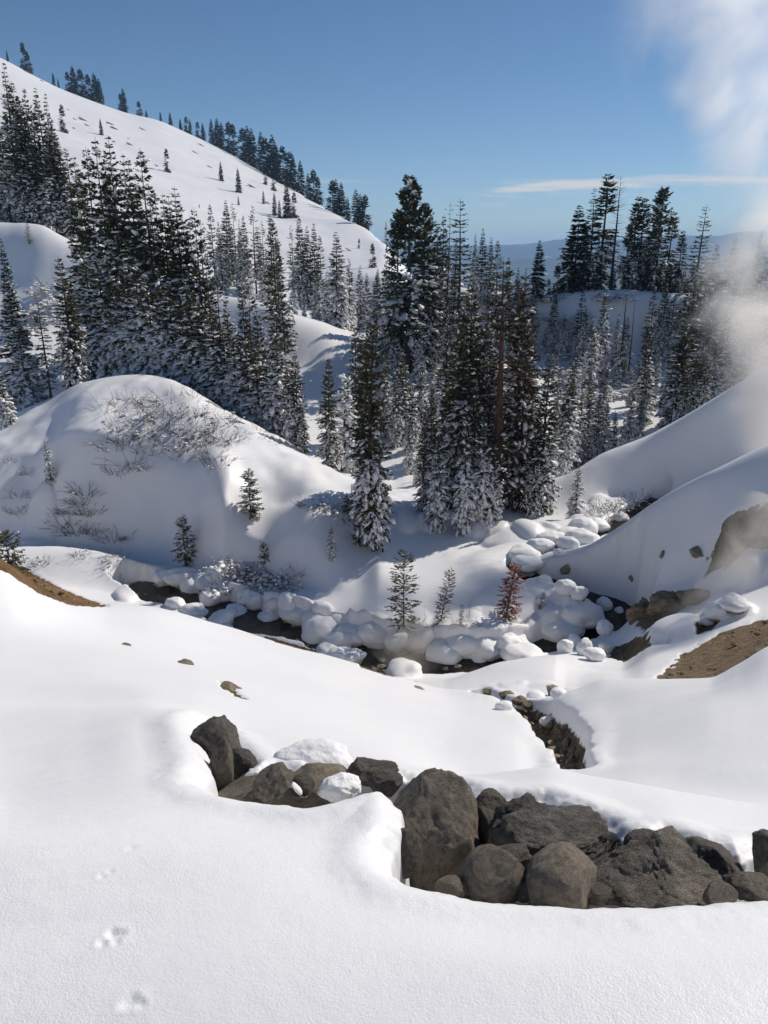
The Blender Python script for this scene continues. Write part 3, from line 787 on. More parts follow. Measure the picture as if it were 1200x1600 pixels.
# flat faces that the photograph shows on single boulders: normal and distance
FACES = {101: [(.05, -.62, .78, .66), (.8, -.3, .5, .82), (-.75, -.2, .65, .86)], 109: [(.45, -.5, .74, .42), (-.55, -.45, .7, .48)], 104: [(.1, -.35, .93, .55), (.5, -.7, .2, .6)], 107: [(.5, -.5, .6, .80)],
         106: [(-.3, -.6, .74, .82)], 110: [(.5, -.4, .76, .5)], 117: [(.5, -.6, .6, .5), (-.6, -.6, .5, .5)], 116: [(-.2, -.5, .84, .45)], 113: [(.6, -.4, .7, .55)], 119: [(.4, -.5, .76, .55)], 105: [(-.3, -.4, .86, .5), (.5, -.5, .6, .55)]}
NEAR = [
    ("large upright dark boulder, biggest of the foreground row, beside the snow lip", 680, 1305, 126, 172, 2.92, 101, .75, 0, 0.16, 0, .085),
    ("small dark rock tucked right of the big upright boulder, under the snow edge", 760, 1258, 56, 40, 3.15, 102, 1, .5, 0, 8, .10),
    ("dark rock wedged between the big upright boulder and the wide black boulder", 760, 1290, 50, 58, 3.0, 103, .9, .2, .2, 8, .10),
    ("wide black boulder with a flat top in the middle of the row", 880, 1318, 196, 118, 2.86, 104, .7, .1, .15, 10, .13),
    ("humped black boulder peaking under the snow, joined to the wide one", 814, 1296, 122, 104, 2.90, 105, .7, .4, -.2, 8, .14),
    ("small round brown boulder at the near snow edge", 774, 1366, 92, 76, 2.40, 106, .9, .3, 0, 1, .06),
    ("pale rounded boulder at the near snow edge", 878, 1376, 112, 84, 2.34, 107, .85, .9, .12, 1, .06),
    ("small black rock right of the pale rounded boulder", 958, 1360, 74, 52, 2.55, 108, .9, .2, -.2, 9, .12),
    ("broad pyramid shaped dark boulder with rough skin at the right", 1040, 1366, 220, 128, 2.46, 109, .7, .0, .10, 9, .12),
    ("dark shoulder of rock behind the pyramid boulder", 1118, 1352, 112, 70, 2.62, 110, .8, .3, .35, 8, .11),
    ("grey boulder cut off by the right border of the picture", 1198, 1346, 48, 82, 2.62, 111, 1.2, .2, 0, 7, .08),
    ("low grey stone at the near snow edge by the right border", 1176, 1388, 66, 38, 2.32, 112, .9, .2, 0, 8, .10),
    ("small dark stone between the two rounded boulders", 824, 1395, 36, 26, 2.3, 121, .9, .2, 0, 8, .10),
    ("dark boulder leaning under the snow dome at the left end of the row", 343, 1155, 74, 74, 4.02, 113, .8, .4, .55, 7, .10),
    ("narrow upright dark boulder below the snow dome", 343, 1203, 40, 84, 3.55, 114, 1, .4, .1, 8, .10),
    ("black block of rock in the shadowed gap", 376, 1202, 46, 52, 3.7, 115, 1, .2, 0, 9, .10),
    ("flat slab shaped grey boulder lying in the gap", 395, 1232, 110, 46, 3.42, 116, .8, .2, -.25, 8, .08),
    ("pointed grey boulder with a snow streak on its right side", 440, 1232, 78, 66, 3.32, 117, .8, .6, .2, 8, .08),
    ("black boulder right of the snow capped one, against the snow slope", 578, 1204, 76, 48, 3.55, 119, .9, .2, .1, 8, .12),
    ("small black rock under the snow capped boulder", 472, 1230, 36, 34, 3.35, 120, .9, .2, .1, 8, .12),
    ("small grey stone in front of the big upright boulder", 706, 1386, 44, 26, 2.34, 125, .9, .2, .1, 3, .06),
    ("small dark stone between the pale boulder and the pyramid boulder", 936, 1398, 40, 26, 2.28, 126, .9, .4, .1, 4, .07),
    ("small stone at the near snow edge below the pyramid boulder", 1122, 1397, 52, 24, 2.26, 127, .9, .6, .1, 4, .07),
    ("dark rock behind the round brown boulder", 800, 1342, 62, 50, 2.62, 128, .9, .2, .1, 6, .10),
    ("dark rock in the gap left of the big upright boulder", 606, 1222, 50, 34, 3.25, 129, .9, .2, .1, 6, .10),
    ("small rock wedged behind the pyramid boulder", 1010, 1322, 60, 40, 2.78, 130, .9, .2, .1, 6, .10),
    ("half hidden dark rock at the foot of the big upright boulder", 632, 1338, 46, 76, 2.62, 122, .9, .2, .1, 7, .08),
    ("dark rock behind the wide black boulder near the hanging snow", 985, 1336, 60, 46, 2.85, 123, .9, .2, .1, 7, .10),
    ("dark rock under the hanging snow behind the pyramid boulder", 1160, 1352, 60, 46, 2.80, 124, .9, .2, .1, 7, .10),
]
for a_ in NEAR:
    lab, u, v, w, h, Y, sd_, dk, rz, ti, cu, ro = a_
    boulder("boulder", lab, u, v, w, h, Y, sd_, dk, rz, ti, cu, ro, group="boulders in the foreground trench", tone={101: .85, 106: .6, 107: 1.0, 111: .9, 112: .6, 116: .7, 117: .55, 109: .42, 114: .5, 125: .8, 127: .6, 105: .05, 104: .08, 119: .05, 115: .0, 108: .1}.get(sd_, .2))


def snow_lump_mesh(name, seed, sub=4, flat=0.55, rough=0.12, fine=0.02, cut=-0.35):
    """rounded pillow of snow of unit radius, undercut at the bottom"""
    v, f = ICO[sub]
    v = v.copy(); r = np.random.default_rng(seed); off = r.uniform(-50, 50, 3)
    d = np.array([mnoise.fractal(Vector(p * 1.1 + off), 1.0, 2.0, 3) for p in v])
    d2 = np.array([mnoise.fractal(Vector(p * 9 + off), 0.7, 2.0, 3) for p in v]) if fine else 0
    rad = 1 + d * rough + d2 * fine
    hor = np.hypot(v[:, 0], v[:, 1])
    # square shoulders, upright sides, flat foot
    ex = 2.7
    k = 1 / np.maximum((hor ** ex + np.abs(v[:, 2]) ** ex) ** (1 / ex), 1e-6)
    v = v * (0.30 + 0.70 * k)[:, None] * rad[:, None]
    tilt = r.uniform(-.22, .22, 2)
    v[:, 2] += tilt[0] * v[:, 0] + tilt[1] * v[:, 1]
    v[:, 2] = np.where(v[:, 2] < cut, cut + (v[:, 2] - cut) * 0.25, v[:, 2])
    low = v[:, 2] < 0.2
    shr = np.where(low, 1 - 0.16 * np.clip((0.2 - v[:, 2]) / 0.7, 0, 1) ** 2, 1)
    v[:, 0] *= shr * r.uniform(.85, 1.1); v[:, 1] *= shr
    return mesh_np(name, v, f)


# boulder with its cap of crusted snow
root = empty("snow_capped_boulder", at(486, 1240, 3.55))
props(root, "black boulder wearing a thick crust of snow, left of the big upright boulder", "boulder", "boulders in the foreground trench")
def child_local(name, me, mat, parent, loc_w, scale, rot=(0, 0, 0)):
    o = link_mesh(name, me, mat, parent)
    o.location = Vector(loc_w) - Vector(parent.location); o.scale = scale; o.rotation_euler = rot
    return o
s_ = px_size(120, 486, 1210, 3.7) / 2
child_local("rock", rock_mesh("rock", 118, 4, 8, .1), mat_rock, root, at(488, 1226, 3.62), (s_ * 1.0, s_ * .9, s_ * .62))
child_local("snow_cap", snow_lump_mesh("snow_cap", 301, 5, rough=.16, fine=.05), mat_snow, root, at(486, 1200, 3.78), (s_ * 1.06, s_ * .9, s_ * .50), (0, .05, 0))
# loose snow on the pointed boulder and a clod of snow in the gap
o = link_mesh("snow_clod", snow_lump_mesh("snow_clod", 302, 5, rough=.2, fine=.06), mat_snow); o.location = at(532, 1232, 3.35); s_ = px_size(72, 532, 1232, 3.35) / 2; o.scale = (s_, s_ * .8, s_ * .62)
props(o, "knobbly clod of snow between the snow capped boulder and the big upright one", "snow clod")
o = link_mesh("snow_patch", snow_lump_mesh("snow_patch", 303, 4, rough=.15, fine=.05), mat_snow); o.location = at(466, 1234, 3.28); s_ = px_size(30, 463, 1233, 3.22) / 2; o.scale = (s_ * .26, s_ * .5, s_ * 1.25); o.rotation_euler = (.3, -.5, 0)
props(o, "streak of snow stuck to the pointed grey boulder", "snow patch")
o = link_mesh("snow_patch", snow_lump_mesh("snow_patch", 304, 4, rough=.15, fine=.05), mat_snow); o.location = at(395, 1209, 3.5); s_ = px_size(26, 395, 1209, 3.5) / 2; o.scale = (s_ * 1.0, s_ * .7, s_ * .42); o.rotation_euler = (0, -.4, 0)
props(o, "little white pad of snow on the flat slab boulder", "snow patch")

# stones that break the open slope
for lab, u, v, w, h, sd_ in [
    ("tiny grey stone poking from the open slope, farthest left", 198, 1008, 15, 7, 131),
    ("dark stone poking from the open slope above the snow dome", 290, 1037, 24, 13, 132),
    ("brown wedge of rock breaking the open snow slope", 362, 1078, 46, 20, 133),
    ("small flat stone on the far edge of the open slope", 586, 1046, 22, 8, 134),
    ("short dark stone low on the far edge of the open slope", 655, 1076, 22, 6, 135)]:
    p = hit(u, v, 5)
    o = link_mesh("stone", rock_mesh("stone", sd_, 3, 9, .12), mat_brown if 'brown' in lab else mat_rock)
    s_ = px_size(w, u, v, p.y) / 2
    o.location = p - Vector((0, 0, s_ * .1)); o.scale = (s_ * 1.1, s_ * .9, px_size(h, u, v, p.y) / 2 * 1.2); o.rotation_euler = (.1, .45, .3)
    props(o, lab, "stone", "stones on the open slope")

# rocks in the gully
GR = [(764, 1082, 20, 12), (790, 1086, 26, 14), (812, 1094, 22, 14), (828, 1103, 22, 14), (846, 1120, 18, 14), (862, 1135, 22, 16), (878, 1148, 20, 18), (888, 1166, 18, 24), (896, 1190, 12, 20), (800, 1102, 20, 10), (873, 1140, 14, 12), (882, 1178, 14, 14)]
GULLY_ORD = ['topmost', 'second', 'third', 'fourth', 'fifth', 'sixth', 'seventh', 'eighth', 'ninth', 'tenth', 'eleventh', 'lowest']
GR.sort(key=lambda g: g[1])
for k, (u, v, w, h) in enumerate(GR):
    p = hit(u, v, 5.2); s_ = px_size(w, u, v, p.y) / 2
    o = link_mesh("stone", rock_mesh("stone", 140 + k, 3, 9, .16), mat_brown)
    o.location = p; o.scale = (s_ * 1.1, s_ * 1.1, px_size(h, u, v, p.y) / 2 * 1.2); o.rotation_euler = (0, .3 * math.sin(k), k)
    props(o, f"{GULLY_ORD[k]} brown stone down the rocky gully between the two snow slopes", "stone", "stones in the rocky gully")
p = hit(872, 1178, 5.2); s_ = px_size(40, 872, 1178, p.y) / 2
o = link_mesh("boulder", rock_mesh("boulder", 160, 4, 8, .12), mat_brown); o.location = p; o.scale = (s_, s_ * .9, s_ * .6); o.rotation_euler = (0, .2, .3)
props(o, "brown boulder under the snow edge at the foot of the gully", "boulder")
for k, (u, v, w, h) in enumerate([(787, 1108, 30, 16), (858, 1131, 30, 14), (873, 1088, 30, 16), (837, 1091, 32, 12)]):
    p = hit(u, v, 5.2); s_ = px_size(w, u, v, p.y) / 2
    o = link_mesh("snow_cushion", snow_lump_mesh("snow_cushion", 310 + k, 4, rough=.12, fine=0), mat_snow); o.location = p + Vector((0, 0, s_ * .2)); o.scale = (s_, s_ * .8, px_size(h, u, v, p.y) / 2 * 1.3)
    props(o, ["snow pad in the upper gully, on the left side", "small snow pad in the middle of the gully", "round snow pad on a dark rock at the head of the gully", "flat snow pad at the head of the gully"][k], "snow")
p = hit(868, 1086, 5.2); s_ = px_size(34, 868, 1086, p.y) / 2
o = link_mesh("boulder", rock_mesh("boulder", 161, 4, 8, .1), mat_rock); o.location = p + Vector((-.02, .05, .05)); o.scale = (s_, s_, s_ * .8)
props(o, "dark rock under a round snow pad at the head of the gully", "boulder")

# ------------------------------------------------------------------ boulders in the stream under cushions of snow
CUSH = [  # u, v(centre), width px, height px, label
    (305, 917, 46, 30, "leftmost snow cushion, beside the dark pool"), (329, 938, 34, 30, "tilted snow cushion in the dark pool"), (368, 959, 32, 22, "square snow cushion standing in the dark pool"),
    (421, 967, 36, 20, "flat split snow cushion in the stream"), (470, 963, 40, 26, "boxy snow cushion at the stream edge"), (505, 959, 36, 34, "round ball of snow at the stream edge"),
    (500, 990, 60, 38, "large shaded snow cushion in the stream"), (530, 1004, 56, 30, "low shaded snow cushion against the near bank"), (536, 977, 40, 30, "snow cushion behind the large shaded one"), (452, 946, 30, 30, "snow cushion with a shaded front on the far bank"),
    (428, 946, 30, 26, "snow cushion on the far bank below the brush"), (398, 943, 30, 26, "rounded snow cushion below the brush"), (352, 932, 26, 22, "small snow cushion below the brush"),
    (587, 992, 56, 40, "snow cushion on the bank below the tall sapling"), (625, 998, 40, 36, "jagged snow cushion below the tall sapling"), (655, 1003, 36, 36, "narrow snow cushion right of the tall sapling"),
    (697, 1024, 58, 36, "twin humped snow cushion in the brown water"), (733, 1023, 30, 28, "small round snow cushion right of the twin humped one"), (750, 1034, 26, 20, "lowest little snow cushion beside the brown water"),
    (765, 1012, 66, 36, "wide snow cushion below the red shrub"), (806, 1008, 50, 36, "snow cushion right of the red shrub shadow"),
    (884, 1010, 30, 26, "pointed snow cushion in the row above the smooth lobe"), (898, 1002, 26, 24, "snow cushion at the back of the row above the smooth lobe"), (913, 1012, 30, 28, "domed snow cushion in the row above the smooth lobe"), (930, 1022, 38, 24, "low snow cushion by the brown bank"), (946, 1012, 26, 20, "small snow cushion touching the brown bank"),
    (884, 917, 34, 26, "round snow cushion at the mouth of the dark pool"), (905, 926, 34, 22, "flat snow cushion beside the dark pool mouth"), (942, 946, 32, 32, "tall snow cushion alone in the dark water"), (967, 957, 17, 22, "little pointed snow cushion alone in the dark water"), (990, 966, 14, 12, "tiny snow cushion against the brown bank"),
    (905, 958, 86, 40, "long snow cushion on the right end of the mound"), (945, 980, 30, 24, "last snow cushion on the right end of the mound"), (872, 982, 90, 44, "broad snow cushion under the right end of the mound"),
    (831, 866, 22, 14, "snow cushion in the narrow upper stream"), (822, 884, 22, 16, "second snow cushion down the narrow upper stream"), (872, 862, 20, 10, "little snow cushion by the upper stream bank"), (860, 843, 50, 24, "snow cushion on the far side of the upper stream"), (900, 836, 50, 24, "puffed snow cushion on the far side of the upper stream"), (935, 820, 40, 22, "snow cushion near the small snowy fir"), (966, 808, 36, 20, "snow cushion in the bend of the upper stream"),
    (1124, 957, 40, 26, "arched snow cushion among the brown vents"), (1150, 946, 44, 20, "snow cushion behind the arched one among the vents"), (1106, 972, 22, 10, "small snow pad on the orange earth"),
]
CM = [snow_lump_mesh("snow_cap", 330 + k, 4, rough=.20, fine=.012, cut=-.55) for k in range(14)]
RM = [rock_mesh("rock", 350 + k, 3, 8, .12) for k in range(4)]
for k, (u, v, w, h, lab) in enumerate(CUSH):
    p = hit(u, v + h * 0.42, 17)
    Y = p.y
    if 795 < u < 975: w, h = w * .8, h * .85
    sx = px_size(w, u, v, Y) / 2; sz = px_size(h, u, v, Y) / 2 / 0.90
    root = empty("snow_capped_boulder", (p.x, p.y + sx * .35, p.z))
    props(root, lab, "snow cushion", "snow cushions along the stream")
    cme = link_mesh("snow_cap", CM[k % 14], mat_snow, root)
    cme.location = (0, 0, sz * .60); cme.scale = (sx * 1.15, sx * 1.05, sz * 1.18); cme.rotation_euler = (0, 0, k * 1.7)
    rme = link_mesh("rock", RM[k % 4], mat_rock, root)
    rme.location = (0, 0, 0.0); rme.scale = (sx * .82, sx * .8, sz * .6); rme.rotation_euler = (0, 0, k)

# more cushions crowding both banks
rc_ = np.random.default_rng(909)
ncount = {1: 0, -1: 0}
acc_d = 0.0
for k in range(4, len(SFINE) - 22):
    p, q = SFINE[k], SFINE[k + 1]
    t = (q - p)[:2]; step = np.linalg.norm(t); acc_d += step
    if acc_d < 1.05: continue
    acc_d = 0
    n_ = np.array([-t[1], t[0]]) / (step + 1e-9)
    for side in (1, -1):
        if rc_.random() < (.30 if side == 1 else .5) or (p[0] > 6.5 and p[1] < 36): continue
        off = p[3] + rc_.uniform(-.25, .35)
        x, y = p[0] + side * n_[0] * off, p[1] + side * n_[1] * off
        sx = rc_.uniform(.55, 1.25); sz = rc_.uniform(.35, .55)
        ncount[side] += 1
        root = empty("snow_capped_boulder", (x, y, p[2] + .05), rc_.uniform(0, 6.28))
        # the channel runs from the pool at the left upstream, so +1 is the far bank there
        props(root, f"{nth(ncount[side])} snow cushion counted upstream along the {'farther' if side == 1 else 'nearer'} bank of the stream", "snow cushion", "snow cushions crowding the banks")
        cme = link_mesh("snow_cap", CM[int(rc_.integers(14))], mat_snow, root); cme.location = (0, 0, sz * .6); cme.scale = (sx * .9, sx * rc_.uniform(.65, .9), sz * 1.2)
        rme = link_mesh("rock", RM[int(rc_.integers(4))], mat_rock, root); rme.location = (0, 0, -.1); rme.scale = (sx * .8, sx * .75, sz * .5)

# gravel on the bare ground and in the stream bed
def gravel(name, label, mask, n, lo, hi, seed, mat, lift=0.0):
    r = np.random.default_rng(seed)
    ii_, jj_ = np.nonzero(mask)
    w = YY[ii_, jj_] ** 1.0; pick = r.choice(len(ii_), n, p=w / w.sum())
    v0, f0 = ICO[1]
    V, Fc = [], []
    for q, k in enumerate(pick):
        i, j = ii_[k], jj_[k]
        c = np.array([XX[i, j], YY[i, j], ZZ[i, j]]) + np.array([r.normal() * .05, r.normal() * .1, lift])
        sz = lo * (hi / lo) ** (r.random() ** 2.2)
        V.append(c + v0 * (1 + r.uniform(-.25, .25, (len(v0), 1))) * sz * np.array([r.uniform(.8, 1.4), r.uniform(.8, 1.3), r.uniform(.45, .8)])); Fc.append(f0 + q * len(v0))
    o = link_mesh(name, mesh_np(name, np.concatenate(V), np.concatenate(Fc), False), mat)
    return props(o, label, "gravel", kind="stuff")


gravel("gravel", "loose brown gravel and clods on the bare earth at the right", (BARE > .8) & (YY > 12) & (XX > 3) & (YY < 40), 420, .025, .11, 71, mat_brown)
gravel("gravel", "loose ochre clods on the bare strip at the left", (BARE > .8) & (YY > 8) & (YY < 22) & (XX < 0), 260, .015, .06, 72, mat_brown)
gravel("gravel", "gravel on the floor of the rocky gully", (BARE > .7) & (YY > 5) & (YY < 18) & (XX > 1) & (XX < 4.2), 420, .02, .09, 73, mat_brown)
gravel("gravel", "dark cobbles breaking the surface of the stream", (STREAM_IN > .8) & (YY > 26) & (YY < 50), 120, .06, .24, 74, mat_rock, .30)

# dark rocks showing through the right bank
for k, (u, v, w, h, lab) in enumerate([(1036, 866, 10, 13, "upper small black rock in the right snow bank"), (1091, 863, 24, 16, "largest black rock in the right snow bank, near the brown earth"), (987, 903, 10, 10, "lowest black rock in the right snow bank"), (884, 889, 14, 16, "dark rock stub at the end of the right snow bank")]):
    p = hit(u, v, 25); s_ = px_size(w, u, v, p.y) / 2
    o = link_mesh("stone", rock_mesh("stone", 170 + k, 3, 9, .2), mat_rock); o.location = p; o.scale = (s_ * 1.2, s_, px_size(h, u, v, p.y) / 2 * 1.2); o.rotation_euler = (0, .4, 0)
    props(o, lab, "rock", "rocks in the right snow bank")
# brown outcrop where the water meets the hot ground
for k, (u, v, w, h, lab) in enumerate([(1008, 950, 44, 46, "dark brown outcrop at the water below the right bank"), (1048, 948, 60, 36, "brown outcrop behind the drifting steam"), (1085, 935, 50, 28, "brown outcrop at the foot of the bare earth")]):
    p = hit(u, v + h * .3, 25); s_ = px_size(w, u, v, p.y) / 2
    o = link_mesh("outcrop", rock_mesh("outcrop", 180 + k, 4, 10, .25), mat_brown); o.location = p + Vector((0, s_ * .5, s_ * .2)); o.scale = (s_ * 1.1, s_ * .9, px_size(h, u, v, p.y) / 2 * 1.15)
    props(o, lab, "rock", "brown outcrops at the water")
# rocks on the skyline hill
HR = [(42, 113, 8, 5), (66, 127, 4, 5), (57, 140, 6, 4), (108, 172, 4, 4), (118, 187, 6, 4), (131, 188, 12, 9), (138, 197, 8, 5), (116, 201, 4, 6), (173, 194, 10, 9), (182, 202, 12, 8), (205, 227, 10, 7), (225, 203, 14, 4), (240, 185, 14, 4), (247, 260, 8, 4), (317, 228, 10, 3), (308, 240, 12, 5), (201, 217, 3, 4), (178, 222, 4, 7)]
HILL_ORD = ['first', 'second', 'third', 'fourth', 'fifth', 'sixth', 'seventh', 'eighth', 'ninth', 'tenth', 'eleventh', 'twelfth', 'thirteenth', 'fourteenth', 'fifteenth', 'sixteenth', 'seventeenth', 'eighteenth']
HR += [(230, 252, 8, 4), (330, 262, 10, 3), (395, 292, 16, 4), (420, 318, 14, 4), (470, 345, 10, 4), (548, 392, 14, 4)]
HR.sort()
for k, (u, v, w, h) in enumerate(HR):
    p = hit(u, v, 130); s_ = px_size(w, u, v, p.y) / 2
    o = link_mesh("stone", rock_mesh("stone", 190 + k, 2, 8, .25), mat_rock); o.location = p; o.scale = (s_ * 1.6, s_ * .5, px_size(h, u, v, p.y) / 2 * .55); o.rotation_euler = (0, .5, .3)
    props(o, f"{nth(k + 1)} rock from the top left showing through the snow of the big hill", "rock", "rocks on the snowy hill")
# ------------------------------------------------------------------ conifers
def needle_mat(name, dark, mid, light):
    m, nt, B = new_mat(name)
    L = nt.links
    pos = nd(nt, 'ShaderNodeNewGeometry').outputs['Position']
    oi = nd(nt, 'ShaderNodeObjectInfo')
    n = noise_node(nt, pos, 1.7, 3, 0.6)
    ad = nd(nt, 'ShaderNodeMath', operation='MULTIPLY_ADD'); L.new(oi.outputs['Random'], ad.inputs[0]); ad.inputs[1].default_value = 0.22; L.new(n.outputs['Fac'], ad.inputs[2])
    c = ramp(nt, ad.outputs[0], [(0.35, dark), (0.6, mid), (0.85, light)])
    L.new(c.outputs[0], B.inputs['Base Color'])
    B.inputs['Roughness'].default_value = 0.65; B.inputs['Specular IOR Level'].default_value = 0.25
    return m


mat_needle = needle_mat("fir_needles", (0.034, 0.040, 0.019), (0.066, 0.072, 0.032), (0.105, 0.104, 0.046))
mat_needle_far = needle_mat("far_fir_needles", (0.016, 0.024, 0.016), (0.026, 0.036, 0.022), (0.042, 0.052, 0.032))
mat_needle_olive = needle_mat("olive_needles", (0.055, 0.053, 0.021), (0.105, 0.096, 0.037), (0.155, 0.138, 0.055))
mat_needle_red = needle_mat("dead_red_needles", (0.14, 0.035, 0.022), (0.27, 0.068, 0.042), (0.38, 0.12, 0.07))
mat_needle_rust = needle_mat("rusty_needles", (0.036, 0.034, 0.016), (0.080, 0.056, 0.027), (0.13, 0.062, 0.032))


def bark_mat(name, a, b):
    m, nt, B = new_mat(name)
    L = nt.links
    tc = nd(nt, 'ShaderNodeTexCoord').outputs['Object']
    mp = nd(nt, 'ShaderNodeMapping'); mp.inputs['Scale'].default_value = (6, 6, 1.2); L.new(tc, mp.inputs[0])
    n = noise_node(nt, mp.outputs[0], 2.0, 5, 0.65)
    c = ramp(nt, n.outputs['Fac'], [(0.35, a), (0.65, b)])
    L.new(c.outputs[0], B.inputs['Base Color']); B.inputs['Roughness'].default_value = 0.9
    bb = nd(nt, 'ShaderNodeBump'); bb.inputs['Strength'].default_value = 0.8; bb.inputs['Distance'].default_value = 0.05
    L.new(n.outputs['Fac'], bb.inputs['Height']); L.new(bb.outputs[0], B.inputs['Normal'])
    return m


mat_bark = bark_mat("grey_bark", (0.028, 0.022, 0.017), (0.085, 0.066, 0.050))
mat_bark_red = bark_mat("red_fir_bark", (0.055, 0.026, 0.018), (0.135, 0.068, 0.046))
mat_twig = bark_mat("twig_bark", (0.035, 0.024, 0.018), (0.10, 0.070, 0.050))


class Acc:
    """collects tubes and small faces and makes one mesh of them"""
    def __init__(self): self.v = []; self.f = []; self.n = 0
    def add(self, v, f):
        self.v.append(np.asarray(v, float)); self.f.append(np.asarray(f, int) + self.n); self.n += len(v)
    def tube(self, pts, rad, sides=5):
        pts = np.asarray(pts, float); k = len(pts)
        rows = []
        for i in range(k):
            t = pts[min(i + 1, k - 1)] - pts[max(i - 1, 0)]; t = t / (np.linalg.norm(t) + 1e-9)
            a = np.cross(t, (0.31, 0.95, 0.05) if abs(t[2]) > .7 else (0, 0, 1)); a /= np.linalg.norm(a) + 1e-9
            b = np.cross(t, a)
            ang = np.arange(sides) * 2 * math.pi / sides
            rows.append(pts[i] + rad[i] * (np.cos(ang)[:, None] * a + np.sin(ang)[:, None] * b))
        v = np.concatenate(rows)
        f = []
        for i in range(k - 1):
            for s in range(sides):
                s2 = (s + 1) % sides
                f.append((i * sides + s, i * sides + s2, (i + 1) * sides + s2, (i + 1) * sides + s))
        self.add(v, f)
    def quads(self, P):
        """P (n,4,3)"""
        n = len(P)
        if n: self.add(P.reshape(-1, 3), np.arange(n * 4).reshape(n, 4))
    def mesh(self, name, smooth=True):
        return mesh_np(name, np.concatenate(self.v), np.concatenate(self.f), smooth)


def unit(a): return a / (np.linalg.norm(a, axis=-1, keepdims=True) + 1e-9)


# low pillow used for the snow that lies on the boughs: quads only
_ang = np.arange(6) * math.pi / 3
PAD_V = np.concatenate([np.stack([np.cos(_ang), np.sin(_ang), 0 * _ang], 1), np.stack([.62 * np.cos(_ang + .3), .62 * np.sin(_ang + .3), 0 * _ang + .55], 1), [[0, 0, .72]], [[0, 0, -.35]]])
PAD_F = []
for s in range(6):
    PAD_F.append((s, (s + 1) % 6, 6 + (s + 1) % 6, 6 + s))
for s in range(0, 6, 2):
    PAD_F.append((12, 6 + s, 6 + (s + 1) % 6, 6 + (s + 2) % 6)); PAD_F.append((13, (s + 2) % 6, (s + 1) % 6, s))
PAD_F = np.array(PAD_F)


